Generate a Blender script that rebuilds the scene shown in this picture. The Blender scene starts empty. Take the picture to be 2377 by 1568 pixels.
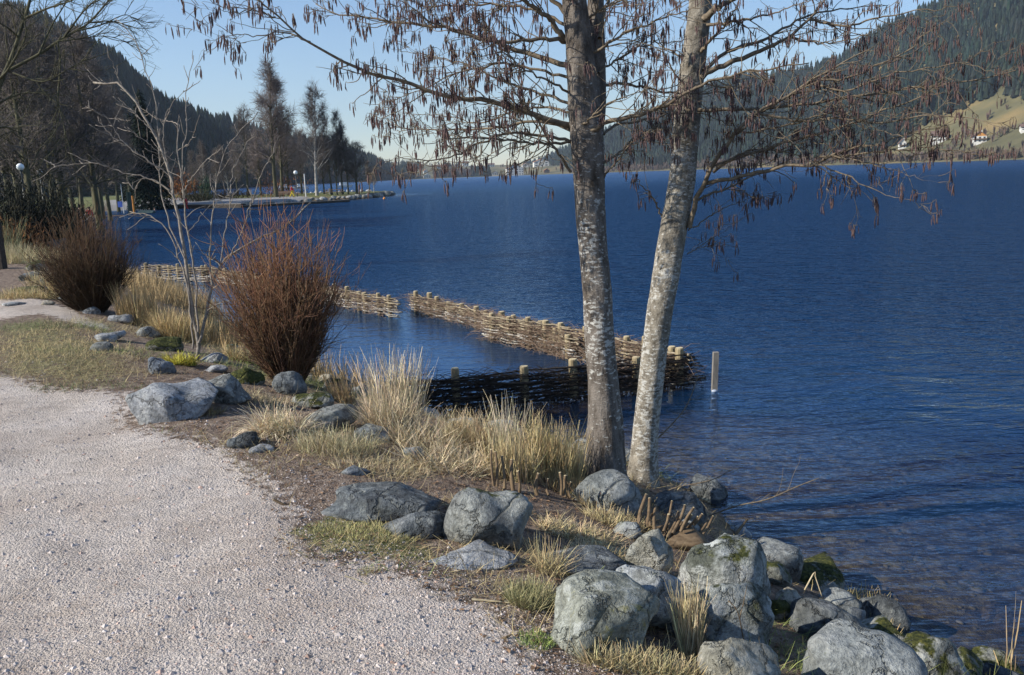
import bpy, bmesh, numpy as np, math, random
from math import radians, sin, cos, pi, atan2, tan, sqrt, exp
rng = np.random.default_rng(7); random.seed(7)
SC = bpy.context.scene; COL = SC.collection
# ------------------------------------------------------------------ camera
F = 1978.0; HC = 1.7; PITCH = radians(10.85); ROLL = radians(-2.06)
def _rx(a): return np.array([[1,0,0],[0,cos(a),-sin(a)],[0,sin(a),cos(a)]])
def _rz(a): return np.array([[cos(a),-sin(a),0],[sin(a),cos(a),0],[0,0,1]])
RC = _rx(radians(90)-PITCH) @ _rz(ROLL); CAM = np.array([0,0,HC])
from mathutils import Matrix, Vector
cd = bpy.data.cameras.new('camera'); cam = bpy.data.objects.new('camera', cd); COL.objects.link(cam)
cam.matrix_world = Matrix.Translation((0,0,HC)) @ Matrix(RC.tolist()).to_4x4()
cd.sensor_width = 36; cd.lens = 36*F/2377; cd.clip_end = 12000; cd.clip_start = .05
SC.camera = cam
# ------------------------------------------------------------------ world and sun
SUN_AZ = radians(-104)      # measured from +y towards +x: the sun stands left, a little behind the camera
SUN_EL = radians(31)
w = bpy.data.worlds.new('World'); SC.world = w; w.use_nodes = True
nt = w.node_tree; bg = nt.nodes['Background']; sky = nt.nodes.new('ShaderNodeTexSky')
sky.sky_type = 'NISHITA'; sky.sun_disc = False; sky.sun_elevation = SUN_EL; sky.sun_rotation = SUN_AZ
sky.altitude = 700; sky.air_density = 1.25; sky.dust_density = .0; sky.ozone_density = 2.2
wb = nt.nodes.new('ShaderNodeMix'); wb.data_type = 'RGBA'; wb.blend_type = 'MULTIPLY'; wb.inputs[0].default_value = 1; wb.inputs[7].default_value = (.86,.95,1.12,1)   # cool white balance of the photograph
nt.links.new(sky.outputs[0], wb.inputs[6]); nt.links.new(wb.outputs[2], bg.inputs[0]); bg.inputs[1].default_value = .097
sd_ = bpy.data.lights.new('sun','SUN'); sun = bpy.data.objects.new('sun', sd_); COL.objects.link(sun)
sd_.energy = 4.8; sd_.angle = radians(.53); sd_.color = (1,.94,.84)
sv = Vector((sin(SUN_AZ)*cos(SUN_EL), cos(SUN_AZ)*cos(SUN_EL), sin(SUN_EL)))
sun.rotation_euler = sv.to_track_quat('Z','Y').to_euler()
SC.view_settings.view_transform = 'Standard'; SC.view_settings.look = 'None'
SC.view_settings.exposure = 0.50; SC.view_settings.gamma = 1
SC.render.engine = 'CYCLES'; SC.cycles.max_bounces = 5; SC.cycles.transparent_max_bounces = 12
SC.cycles.diffuse_bounces = 2; SC.cycles.caustics_reflective = False; SC.cycles.caustics_refractive = False
# ------------------------------------------------------------------ pixel helpers (pixels of a 2377 x 1568 view)
def ray(px, py): return RC @ np.array([(px-1188.5)/F, -(py-784)/F, -1.0])
def P(px, py, z):
    d = ray(px,py); return CAM + d*((z-HC)/d[2])
def Pd(px, py, dep): return CAM + ray(px,py)*dep          # dep = distance along the view axis
# ------------------------------------------------------------------ mesh helpers
def mk_mesh(name, V, quads=None, tris=None, mats=(), smooth=True, attr=None, col=None, midx=None):
    me = bpy.data.meshes.new(name); V = np.asarray(V, np.float32)
    q = np.zeros((0,4),np.int32) if quads is None else np.asarray(quads,np.int32).reshape(-1,4)
    t = np.zeros((0,3),np.int32) if tris is None else np.asarray(tris,np.int32).reshape(-1,3)
    me.vertices.add(len(V)); me.vertices.foreach_set('co', V.ravel())
    nl = q.size+t.size; me.loops.add(nl); me.loops.foreach_set('vertex_index', np.concatenate([q.ravel(),t.ravel()]))
    me.polygons.add(len(q)+len(t))
    ls = np.concatenate([np.arange(len(q))*4, q.size+np.arange(len(t))*3]).astype(np.int32)
    me.polygons.foreach_set('loop_start', ls)
    me.polygons.foreach_set('use_smooth', np.full(len(ls), smooth))
    if midx is not None: me.polygons.foreach_set('material_index', np.asarray(midx,np.int32))
    for m in mats: me.materials.append(m)
    if attr:
        for k, v in attr.items():
            a = me.attributes.new(k,'FLOAT','POINT'); a.data.foreach_set('value', np.asarray(v,np.float32))
    if col is not None:
        a = me.color_attributes.new('col','FLOAT_COLOR','POINT')
        c = np.ones((len(V),4),np.float32); c[:,:3] = col; a.data.foreach_set('color', c.ravel())
    me.update(calc_edges=True); me.validate(); return me
def ob(name, me, parent=None, loc=None):
    o = bpy.data.objects.new(name, me); COL.objects.link(o)
    if parent is not None: o.parent = parent
    if loc is not None: o.location = loc
    return o
def tag(o, label=None, cat=None, group=None, kind=None):
    if label: o['label'] = label
    if cat: o['category'] = cat
    if group: o['group'] = group
    if kind: o['kind'] = kind
    return o
def thing(name, loc, label, cat, group=None):
    o = bpy.data.objects.new(name, None); COL.objects.link(o); o.location = loc; o.empty_display_size = .1
    return tag(o, label, cat, group)
class MB:
    def __init__(s): s.V=[]; s.Q=[]; s.T=[]; s.C=[]; s.n=0
    def add(s, V, Q=None, T=None, c=None):
        V = np.asarray(V,float).reshape(-1,3)
        if Q is not None and len(Q): s.Q.append(np.asarray(Q)+s.n)
        if T is not None and len(T): s.T.append(np.asarray(T)+s.n)
        s.V.append(V); s.C.append(np.broadcast_to(np.array((1,1,1)) if c is None else np.asarray(c,float),(len(V),3))); s.n += len(V); return s
    def box(s, a, b, M=None, c=None):
        x0,y0,z0 = a; x1,y1,z1 = b
        V = np.array([(x,y,z) for z in (z0,z1) for y in (y0,y1) for x in (x0,x1)],float)
        if M is not None: V = V @ M[0].T + M[1]
        return s.add(V, [(0,2,3,1),(4,5,7,6),(0,1,5,4),(2,6,7,3),(0,4,6,2),(1,3,7,5)], c=c)
    def mesh(s, name, mats, smooth=False, off=(0,0,0), usecol=False):
        V = np.concatenate(s.V) - np.asarray(off)
        return mk_mesh(name, V, np.concatenate(s.Q) if s.Q else None, np.concatenate(s.T) if s.T else None, mats, smooth,
                       col=np.concatenate(s.C) if usecol else None)
def unit(v): return v/np.maximum(np.linalg.norm(v,axis=-1,keepdims=True),1e-9)
def tubes(Pt, Rd, k=5, caps=True, c=None, mb=None):
    """Pt (N,n,3) centre lines, Rd (N,n) radii -> tapered tubes"""
    Pt = np.asarray(Pt,float); Rd = np.asarray(Rd,float); N,n,_ = Pt.shape
    T = np.empty_like(Pt); T[:,1:-1] = Pt[:,2:]-Pt[:,:-2]; T[:,0] = Pt[:,1]-Pt[:,0]; T[:,-1] = Pt[:,-1]-Pt[:,-2]; T = unit(T)
    m = unit(Pt[:,-1]-Pt[:,0]); ref = np.where(np.abs(m[:,2:3])<.8, np.array([[0,0,1.]]), np.array([[1.,0,0]]))[:,None,:]
    A = unit(np.cross(T, ref)); B = np.cross(T, A)
    th = np.arange(k)*2*pi/k
    V = Pt[:,:,None,:] + Rd[:,:,None,None]*(A[:,:,None,:]*np.cos(th)[None,None,:,None] + B[:,:,None,:]*np.sin(th)[None,None,:,None])
    V = V.reshape(-1,3)
    i = np.arange(n-1)[:,None]; j = np.arange(k)[None,:]; j2 = (j+1)%k
    q = np.stack([i*k+j, i*k+j2, (i+1)*k+j2, (i+1)*k+j],-1).reshape(-1,4)
    Q = (q[None]+ (np.arange(N)*n*k)[:,None,None]).reshape(-1,4)
    T3 = None
    if caps and k <= 6 and k >= 3:
        e = (n-1)*k; t = np.array([(e, e+a, e+a+1) for a in range(1,k-1)])
        T3 = (t[None]+(np.arange(N)*n*k)[:,None,None]).reshape(-1,3)
    elif caps:
        e = (n-1)*k; t = np.array([(e, e+a, e+a+1) for a in range(1,k-1)])
        T3 = (t[None]+(np.arange(N)*n*k)[:,None,None]).reshape(-1,3)
    mb = mb or MB()
    if c is not None and np.ndim(c) == 2: c = np.repeat(np.asarray(c), n*k, axis=0)
    return mb.add(V, Q, T3, c)
def smooth_path(pts, n):
    pts = np.asarray(pts,float)
    if len(pts) < 3:
        t = np.linspace(0,1,n)[:,None]; return pts[0]*(1-t)+pts[-1]*t
    ext = np.vstack([2*pts[0]-pts[1], pts, 2*pts[-1]-pts[-2]])
    s = np.concatenate([[0],np.cumsum(np.linalg.norm(np.diff(pts,axis=0),axis=1))]); u = np.linspace(0,s[-1],n); out = []
    for x in u:
        i = min(max(np.searchsorted(s,x,'right')-1,0),len(pts)-2); t = (x-s[i])/max(s[i+1]-s[i],1e-9)
        p0,p1,p2,p3 = ext[i:i+4]
        out.append(.5*((2*p1)+(-p0+p2)*t+(2*p0-5*p1+4*p2-p3)*t*t+(-p0+3*p1-3*p2+p3)*t**3))
    return np.array(out)
def curves(P0, D0, L, n, wig=.15, trop=0., r=None):
    r = r or rng
    P0 = np.asarray(P0,float); D = unit(np.asarray(D0,float)).copy(); N = len(P0); out = np.empty((N,n,3)); out[:,0] = P0
    step = (np.asarray(L,float)/(n-1))[:,None]
    for i in range(1,n):
        D = D + r.normal(0,wig,(N,3)); D[:,2] += trop; D = unit(D); out[:,i] = out[:,i-1]+D*step
    return out
def spawn(Pt, cnt, t0, t1, ang, r=None, flat=0.):
    """random child starts on parent lines -> P0, D0, parent index, t"""
    r = r or rng
    N,n,_ = Pt.shape; idx = r.integers(0,N,cnt) if np.ndim(cnt)==0 else np.repeat(np.arange(N),cnt); M = len(idx)
    t = r.uniform(t0,t1,M); f = t*(n-1); i = np.minimum(f.astype(int),n-2); u = (f-i)[:,None]
    p = Pt[idx,i]*(1-u)+Pt[idx,i+1]*u; tg = unit(Pt[idx,i+1]-Pt[idx,i])
    s = unit(np.cross(tg, r.normal(0,1,(M,3)))); s[:,2] *= (1-flat); s = unit(s)
    a = r.uniform(ang[0],ang[1],M)[:,None]
    return p, tg*np.cos(a)+s*np.sin(a), idx, t
# ------------------------------------------------------------------ terrain description
LAKE = np.array([(1000,-600),(200,-300),(40,-80),(12,-20),(6,-3),(4.5,1),(3.2,2.9),(2.55,3.75),(2.3,4.02),(2.19,4.22),(2.10,4.64),(1.8,5.12),(1.62,5.55),(1.58,6.2),
 (1.40,6.9),(.85,7.6),(-.21,8.35),(-.96,9.2),(-1.54,9.9),(-2.07,10.8),(-2.84,11.5),(-3.94,12.9),(-5.11,15.3),(-6.9,18.9),(-8.5,20.7),(-11,24),(-14.5,28),
 (-19,33),(-24,42),(-31,57),(-39,73),(-46,87),(-50,100),(-47,107),(-31.6,102.6),(-27,106.5),(-22,117),(-19,128),(-18.3,139),(-21,149),(-32,156),(-48,163),(-62,176),(-90,230),
 (-120,330),(-190,520),(-215,760),(-190,1050),(-150,1300),(-70,1480),(20,1520),(60,1430),(150,1300),(240,1130),(330,1010),(420,880),(530,740),(760,560),(1200,300),(1500,-300)],float)
def sdist(x, y, poly=LAKE):
    """signed distance, positive outside"""
    x = np.asarray(x,float).ravel(); y = np.asarray(y,float).ravel(); n = len(poly)
    d2 = np.full(x.shape,1e18); ins = np.zeros(x.shape,bool)
    for i in range(n):
        ax,ay = poly[i]; bx,by = poly[(i+1)%n]; ex,ey = bx-ax,by-ay; L = ex*ex+ey*ey
        t = np.clip(((x-ax)*ex+(y-ay)*ey)/L,0,1); dx = x-ax-t*ex; dy = y-ay-t*ey
        d2 = np.minimum(d2,dx*dx+dy*dy)
        cnd = (ay>y)!=(by>y)
        if ey != 0: ins ^= cnd & (x < ax+(y-ay)*ex/ey)
    d = np.sqrt(d2); return np.where(ins,-d,d)
_k = rng.normal(0,1,(14,2)); _k /= np.linalg.norm(_k,axis=1)[:,None]; _f = np.array([.8,1.1,1.7,2.3,3.1,4.3,5.9,8,11,15,21,28,38,50.]); _p = rng.uniform(0,6.28,14)
def n2(x, y, lo=0, hi=8, s=1.):
    o = 0; 
    for i in range(lo,hi): o = o + np.sin((_k[i,0]*x+_k[i,1]*y)*_f[i]*s+_p[i]+1.3*np.sin((_k[i,1]*x-_k[i,0]*y)*_f[i]*s*.7))/(_f[i]**.8)
    return o
def ss(a,b,x): t = np.clip((x-a)/(b-a),0,1); return t*t*(3-2*t)
ZW = -.95
def gz(x, y, s=None):
    x = np.asarray(x,float); y = np.asarray(y,float)
    if s is None: s = sdist(x,y).reshape(x.shape)
    w = ss(22,45,np.hypot(x,y)); 
    u = np.clip(s/3.2,0,1); near = ZW+.95*(1-(1-u)**1.8)
    u2 = np.clip(s/.9,0,1); far = ZW+.62*(1-(1-u2)**2)+ np.clip(s-20,0,300)*.004
    land = near*(1-w)+far*w + .022*n2(x,y,2,9)*ss(0,1,s)*(1-w) + .004*n2(x,y,8,13)*ss(.2,1,s)*(1-w)
    bed = ZW-.03-np.clip(-s,0,3)*.085-np.clip(-s-3,0,9)*.20 + .03*n2(x,y,2,8)*ss(0,1,-s)
    return np.where(s>0,land,bed)
def g1(x, y): return float(gz(np.array([x]),np.array([y]))[0])
def G(px, py, h=0.):
    """point on the terrain (raised by h) seen at pixel"""
    d = ray(px,py); 
    t = np.concatenate([np.linspace(1.5,30,900),np.linspace(30,300,1500)]); q = CAM+d*t[:,None]
    z = gz(q[:,0],q[:,1])+h; below = np.nonzero(q[:,2]<z)[0]
    if len(below)==0: return q[-1]
    i = below[0]; return q[i]
# ------------------------------------------------------------------ materials
def nodes(name):
    m = bpy.data.materials.new(name); m.use_nodes = True; N = m.node_tree.nodes; L = m.node_tree.links
    b = N['Principled BSDF']; return m,N,L,b
def nz(N, L, vec, scale, det=3, rough=.55, typ='noise', mscale=None):
    if mscale is not None:
        mp = N.new('ShaderNodeMapping'); mp.inputs['Scale'].default_value = mscale; L.new(vec,mp.inputs[0]); vec = mp.outputs[0]
    if typ=='noise':
        n = N.new('ShaderNodeTexNoise'); n.inputs['Detail'].default_value = det; n.inputs['Roughness'].default_value = rough
    else:
        n = N.new('ShaderNodeTexVoronoi')
    n.inputs['Scale'].default_value = scale; L.new(vec,n.inputs['Vector']); return n.outputs[0]
def ramp(N, L, src, stops):
    r = N.new('ShaderNodeValToRGB'); e = r.color_ramp.elements
    while len(e) < len(stops): e.new(.5)
    for i,(p,c) in enumerate(stops):
        e[i].position = p; e[i].color = (*c,1) if len(c)==3 else c
    L.new(src,r.inputs[0]); return r.outputs[0]
def mix(N, L, f, a, b, typ='MIX'):
    m = N.new('ShaderNodeMix'); m.data_type = 'RGBA'; m.blend_type = typ
    for s,v in ((0,f),(6,a),(7,b)):
        if hasattr(v,'links'): L.new(v,m.inputs[s])
        else: m.inputs[s].default_value = v if s==0 else (*v,1)
    return m.outputs[2]
def math_(N, L, op, a, b=None, clamp=False):
    m = N.new('ShaderNodeMath'); m.operation = op; m.use_clamp = clamp
    for i,v in enumerate((a,b)):
        if v is None: continue
        if hasattr(v,'links'): L.new(v,m.inputs[i])
        else: m.inputs[i].default_value = v
    return m.outputs[0]
def bump(N, L, b, h, dist, strength=1., prev=None):
    n = N.new('ShaderNodeBump'); n.inputs['Strength'].default_value = strength; n.inputs['Distance'].default_value = dist
    L.new(h,n.inputs['Height']); 
    if prev is not None: L.new(prev,n.inputs['Normal'])
    if b is not None: L.new(n.outputs[0],b.inputs['Normal'])
    return n.outputs[0]
def coord(N, which='Object'): return N.new('ShaderNodeTexCoord').outputs[which]
def geo(N): return N.new('ShaderNodeNewGeometry').outputs['Position']
def simple(name, c1, c2, scale=8, rough=.85, bd=.01, bs=.5, mscale=None, spec=.3, usecol=False, info=False):
    m,N,L,b = nodes(name); v = geo(N)
    f = nz(N,L,v,scale,4,.6,mscale=mscale); c = ramp(N,L,f,[(.3,c1),(.7,c2)])
    if usecol:
        a = N.new('ShaderNodeVertexColor'); a.layer_name = 'col'; c = mix(N,L,1.,c,a.outputs[0],'MULTIPLY')
    if info:
        oi = N.new('ShaderNodeObjectInfo'); k = ramp(N,L,oi.outputs['Random'],[(0,(.7,.7,.7)),(1,(1.25,1.25,1.25))]); c = mix(N,L,1.,c,k,'MULTIPLY')
    L.new(c,b.inputs['Base Color']); b.inputs['Roughness'].default_value = rough; b.inputs['Specular IOR Level'].default_value = spec
    if bd: bump(N,L,b,nz(N,L,v,scale*3,4,.6,mscale=mscale),bd,bs)
    return m
def plain(name, c, rough=.6, **k):
    m,N,L,b = nodes(name); b.inputs['Base Color'].default_value = (*c,1); b.inputs['Roughness'].default_value = rough; return m
# ground: gravel path, soil with litter, thin grass, lake bed, far lawn
def ground_mat():
    m,N,L,b = nodes('ground'); v = geo(N)
    at = lambda k: (lambda a: (setattr(a,'attribute_name',k), a.outputs['Fac'])[1])(N.new('ShaderNodeAttribute'))
    big = nz(N,L,v,1.3,4); med = nz(N,L,v,14,4); fine = nz(N,L,v,120,3,.7); vor = nz(N,L,v,75,typ='v'); vor2 = nz(N,L,v,160,typ='v')
    gr = ramp(N,L,big,[(.3,(.49,.415,.35)),(.5,(.59,.52,.45)),(.7,(.66,.595,.53))])
    gr = mix(N,L,.5,gr,ramp(N,L,nz(N,L,v,.55,5,.6),[(.35,(.78,.72,.66)),(.5,(1,1,1)),(.62,(1.10,1.08,1.07))]),'MULTIPLY'); gr = mix(N,L,.45,gr,ramp(N,L,nz(N,L,v,4,4,.65,mscale=(1,2.2,1)),[(.33,(.72,.68,.64)),(.5,(1,1,1)),(.7,(1.1,1.1,1.1))]),'MULTIPLY')
    gr = mix(N,L,.75,gr,ramp(N,L,fine,[(.28,(.35,.33,.33)),(.5,(1,1,1)),(.75,(1.3,1.28,1.26))]),'MULTIPLY')
    gr = mix(N,L,.45,gr,ramp(N,L,med,[(.3,(.68,.66,.66)),(.65,(1.1,1.08,1.08))]),'MULTIPLY')
    so = ramp(N,L,med,[(.25,(.09,.065,.05)),(.5,(.24,.185,.145)),(.75,(.40,.33,.26))])
    so = mix(N,L,.6,so,ramp(N,L,fine,[(.3,(.40,.36,.33)),(.7,(1.5,1.42,1.35))]),'MULTIPLY')
    gs = ramp(N,L,med,[(.3,(.10,.12,.045)),(.5,(.20,.19,.09)),(.7,(.34,.29,.18))])
    gs = mix(N,L,.6,gs,ramp(N,L,fine,[(.3,(.5,.5,.45)),(.7,(1.4,1.35,1.2))]),'MULTIPLY')
    bd = ramp(N,L,nz(N,L,v,7,6,.72),[(.3,(.05,.032,.016)),(.48,(.12,.075,.032)),(.6,(.30,.20,.085)),(.72,(.50,.38,.20))])
    lw = ramp(N,L,nz(N,L,v,.12,4),[(.3,(.10,.12,.04)),(.7,(.20,.19,.08))])
    edge = math_(N,L,'MULTIPLY',math_(N,L,'SUBTRACT',med,.5),1.3)
    def sm(k):
        a = math_(N,L,'ADD',at(k),edge); return ramp(N,L,a,[(.38,(0,0,0)),(.62,(1,1,1))])
    c = mix(N,L,sm('path'),so,gr); c = mix(N,L,sm('grass'),c,gs); c = mix(N,L,at('lawn'),c,lw); c = mix(N,L,at('bed'),c,bd)
    c = mix(N,L,at('road'),c,(.30,.29,.28))
    L.new(c,b.inputs['Base Color']); b.inputs['Roughness'].default_value = .95; b.inputs['Specular IOR Level'].default_value = .15
    h = math_(N,L,'ADD',math_(N,L,'MULTIPLY',fine,.6),math_(N,L,'MULTIPLY',vor,-.5)); h = math_(N,L,'ADD',h,math_(N,L,'MULTIPLY',vor2,-.3))
    h = math_(N,L,'ADD',h,math_(N,L,'MULTIPLY',med,1.2))
    bump(N,L,b,h,.022,.9); return m
def water_mat():
    m = bpy.data.materials.new('water'); m.use_nodes = True; N = m.node_tree.nodes; L = m.node_tree.links; N.clear()
    out = N.new('ShaderNodeOutputMaterial'); v = geo(N)
    at = lambda k: (lambda a: (setattr(a,'attribute_name',k), a.outputs['Fac'])[1])(N.new('ShaderNodeAttribute'))
    # ripples: crests run across the view
    mp = N.new('ShaderNodeMapping'); mp.inputs['Rotation'].default_value = (0,0,radians(-12)); mp.inputs['Scale'].default_value = (.42,1,1); L.new(v,mp.inputs[0])
    v1 = mp.outputs[0]
    a = nz(N,L,v1,2.7,4,.6); bb = nz(N,L,v1,8.5,3,.6); c = nz(N,L,v1,.5,3,.5)
    h = math_(N,L,'ADD',math_(N,L,'MULTIPLY',a,.95),math_(N,L,'MULTIPLY',bb,.26)); h = math_(N,L,'ADD',h,math_(N,L,'MULTIPLY',c,.12))
    amp = math_(N,L,'MULTIPLY',h,at('rough'))
    bm = N.new('ShaderNodeBump'); bm.inputs['Distance'].default_value = .30; bm.inputs['Strength'].default_value = 1; L.new(amp,bm.inputs['Height'])
    gl = N.new('ShaderNodeBsdfGlossy'); gl.inputs['Roughness'].default_value = .06; L.new(bm.outputs[0],gl.inputs['Normal'])
    gl.inputs['Color'].default_value = (.55,.74,1,1)
    L.new(at('gloss'),gl.inputs['Roughness'])
    df = N.new('ShaderNodeBsdfDiffuse'); df.inputs['Color'].default_value = (.006,.031,.084,1); L.new(bm.outputs[0],df.inputs['Normal'])
    tr = N.new('ShaderNodeBsdfTransparent'); tr.inputs['Color'].default_value = (.80,.86,.88,1)
    dp = at('depth'); t = math_(N,L,'EXPONENT',math_(N,L,'MULTIPLY',dp,-3.6))
    ms = N.new('ShaderNodeMixShader'); L.new(t,ms.inputs[0]); L.new(df.outputs[0],ms.inputs[1]); L.new(tr.outputs[0],ms.inputs[2])
    lw = N.new('ShaderNodeLayerWeight'); L.new(bm.outputs[0],lw.inputs['Normal']); frs = math_(N,L,'ADD',math_(N,L,'MULTIPLY',math_(N,L,'POWER',lw.outputs['Facing'],4.6),.96),.02)
    m2 = N.new('ShaderNodeMixShader'); L.new(math_(N,L,'MULTIPLY',frs,at('refl')),m2.inputs[0]); L.new(ms.outputs[0],m2.inputs[1]); L.new(gl.outputs[0],m2.inputs[2])
    L.new(m2.outputs[0],out.inputs['Surface']); return m
def rock_mat(name, base, dark, light, yellow=.0, moss=0., pale=.5):
    m,N,L,b = nodes(name); tc = N.new('ShaderNodeTexCoord'); v = geo(N)
    n1 = nz(N,L,v,5,5,.65); n3 = nz(N,L,v,40,4,.7); n4 = nz(N,L,v,13,4,.6); n5 = nz(N,L,v,9,5,.7); vo = nz(N,L,v,140,3,.8)
    c = ramp(N,L,n1,[(.36,dark),(.5,base),(.64,light)])
    c = mix(N,L,.8,c,ramp(N,L,n3,[(.3,(.5,.5,.5)),(.5,(.95,.95,.95)),(.72,(1.4,1.4,1.38))]),'MULTIPLY')
    c = mix(N,L,.6,c,ramp(N,L,vo,[(.3,(.55,.55,.55)),(.55,(1,1,1)),(.75,(1.35,1.35,1.35))]),'MULTIPLY')
    lich = ramp(N,L,n4,[(.56,(0,0,0)),(.60,(pale,pale,pale))]); c = mix(N,L,lich,c,(.52,.54,.50))
    if yellow: c = mix(N,L,ramp(N,L,nz(N,L,v,7,5,.65,mscale=(1,1.3,.8)),[(.60,(0,0,0)),(.68,(yellow,)*3)]),c,(.38,.34,.10))
    cr = N.new('ShaderNodeTexVoronoi'); cr.feature = 'DISTANCE_TO_EDGE'; cr.inputs['Scale'].default_value = 4.2; wv_ = mix(N,L,.22,v,n4); L.new(wv_,cr.inputs['Vector']); ck = ramp(N,L,cr.outputs['Distance'],[(.0,(.45,.43,.40)),(.012,(.82,.82,.80)),(.026,(1,1,1))]); c = mix(N,L,.7,c,ck,'MULTIPLY')
    c = mix(N,L,.75,c,ramp(N,L,nz(N,L,v,2.6,6,.7),[(.36,(.55,.54,.50)),(.5,(.95,.95,.95)),(.62,(1.2,1.2,1.2))]),'MULTIPLY')
    if moss:
        sx = N.new('ShaderNodeSeparateXYZ'); g = N.new('ShaderNodeNewGeometry'); L.new(g.outputs['Normal'],sx.inputs[0])
        mm = math_(N,L,'ADD',math_(N,L,'MULTIPLY',sx.outputs[2],.35),math_(N,L,'MULTIPLY',n5,1.0)); 
        mk = ramp(N,L,mm,[(.96-moss*.5,(0,0,0)),(1.06-moss*.5,(1,1,1))])
        mc = ramp(N,L,n3,[(.35,(.02,.028,.008)),(.55,(.08,.085,.02)),(.75,(.20,.18,.04))]); c = mix(N,L,mk,c,mc)
    L.new(c,b.inputs['Base Color']); b.inputs['Roughness'].default_value = .9; b.inputs['Specular IOR Level'].default_value = .25
    h = math_(N,L,'ADD',math_(N,L,'MULTIPLY',n3,.5),math_(N,L,'MULTIPLY',vo,.25)); h = math_(N,L,'ADD',h,math_(N,L,'MULTIPLY',n4,.9)); h = math_(N,L,'ADD',h,math_(N,L,'MULTIPLY',math_(N,L,'MINIMUM',cr.outputs['Distance'],.04),14.))
    bump(N,L,b,h,.04,1.); return m
def bark_mat(name, c_d, c_m, white=.5, zs=.35, lo=.0):
    m,N,L,b = nodes(name); v = geo(N)
    n1 = nz(N,L,v,16,5,.65,mscale=(1,1,zs)); n2_ = nz(N,L,v,22,4,.65,mscale=(1,1,2.4)); n3 = nz(N,L,v,70,3,.7); bigz = nz(N,L,v,2.2,3)
    c = ramp(N,L,n1,[(.3,c_d),(.6,c_m),(.8,tuple(x*1.5 for x in c_m))])
    sx = N.new('ShaderNodeSeparateXYZ'); L.new(v,sx.inputs[0])
    wz = math_(N,L,'ADD',math_(N,L,'MULTIPLY',bigz,.5),n2_); wz = math_(N,L,'ADD',wz,lo); wz = math_(N,L,'SUBTRACT',wz,math_(N,L,'MULTIPLY',math_(N,L,'MAXIMUM',math_(N,L,'SUBTRACT',sx.outputs[2],1.55),0.),.13))
    wk = ramp(N,L,wz,[(.93-white*.22,(0,0,0)),(1.0-white*.22,(.9,.9,.9))])
    c = mix(N,L,wk,c,(.46,.45,.41)); c = mix(N,L,.5,c,ramp(N,L,n3,[(.3,(.5,.5,.5)),(.7,(1.4,1.4,1.4))]),'MULTIPLY')
    L.new(c,b.inputs['Base Color']); b.inputs['Roughness'].default_value = .9; b.inputs['Specular IOR Level'].default_value = .2
    h = math_(N,L,'ADD',n1,math_(N,L,'MULTIPLY',n2_,.5)); h = math_(N,L,'ADD',h,math_(N,L,'MULTIPLY',n3,.25)); bump(N,L,b,h,.02,.9); return m
M = {}
M['ground'] = ground_mat(); M['water'] = water_mat()
M['bark'] = bark_mat('alder_bark',(.05,.038,.028),(.19,.165,.14),.54,.3)
M['bark2'] = bark_mat('alder_bark_pale',(.07,.058,.042),(.29,.26,.21),.68,.8)
M['twig'] = simple('alder_twig',(.10,.075,.05),(.24,.19,.13),40,.8,.002)
M['catkin'] = simple('catkin',(.06,.036,.036),(.17,.11,.10),90,.9,.004,.8,info=False)
M['sapling'] = simple('sapling_bark',(.15,.125,.10),(.34,.295,.24),30,.75,.003)
M['willow'] = simple('willow_red',(.15,.095,.060),(.32,.205,.125),6,.8,0,usecol=True)
M['willow_dark'] = simple('willow_brown',(.085,.060,.036),(.18,.115,.058),6,.8,0,usecol=True)
M['straw'] = simple('straw',(.42,.33,.19),(.68,.58,.39),12,.8,0)
M['reed'] = simple('dry_reed',(.48,.39,.25),(.76,.67,.48),12,.8,0,usecol=True)
M['grassb'] = simple('grass_blade',(.46,.41,.26),(.68,.60,.41),9,.85,0,usecol=True)
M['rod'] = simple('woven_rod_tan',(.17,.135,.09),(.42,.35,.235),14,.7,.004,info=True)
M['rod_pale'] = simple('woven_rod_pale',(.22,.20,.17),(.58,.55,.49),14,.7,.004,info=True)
M['rod_dark'] = simple('woven_rod_dark',(.025,.02,.018),(.07,.055,.04),14,.8,.004,info=True)  # near-black rods carry the nearest fence's shade in their colour; reused on post and quay
M['brush'] = simple('brushwood',(.12,.08,.055),(.30,.21,.145),20,.85,0)
M['brush_dark'] = simple('brushwood_shaded',(.018,.014,.012),(.06,.045,.035),20,.85,0)  # brushwood colour darkened to stand for shade on the nearest fence
M['post'] = simple('chestnut_post',(.20,.155,.09),(.42,.34,.20),20,.75,.006,mscale=(1,1,.25))
M['cut'] = simple('cut_wood',(.50,.40,.23),(.68,.56,.34),40,.8,.002)
M['stake'] = simple('grey_stake',(.15,.135,.115),(.32,.29,.25),30,.8,.004,mscale=(1,1,.2))
M['stem'] = simple('coppice_stem',(.10,.065,.035),(.24,.17,.10),30,.85,.004)
M['ice'] = plain('ice',(.42,.47,.55),.1)
M['leaf'] = simple('dead_leaf',(.10,.055,.03),(.27,.17,.10),30,.9,0,usecol=True)
M['peb'] = simple('pebble',(.40,.35,.31),(.64,.58,.53),30,.9,0,usecol=True)
M['conifer'] = simple('conifer',(.012,.020,.015),(.030,.040,.028),.05,.95,0,usecol=True,spec=.1)
M['decid'] = simple('bare_wood',(.10,.075,.060),(.17,.125,.095),.05,.95,0,usecol=True,spec=.1)
M['treebark'] = simple('park_bark',(.045,.042,.025),(.13,.12,.065),4,.9,.01,mscale=(1,1,.3))
M['treetwig'] = simple('park_twig',(.10,.085,.075),(.22,.185,.16),2,.9,0)
M['redtwig'] = simple('park_twig_red',(.14,.11,.10),(.25,.205,.18),2,.9,0)
M['birch'] = simple('pale_bark',(.20,.18,.15),(.50,.47,.42),3,.9,.01)
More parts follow.
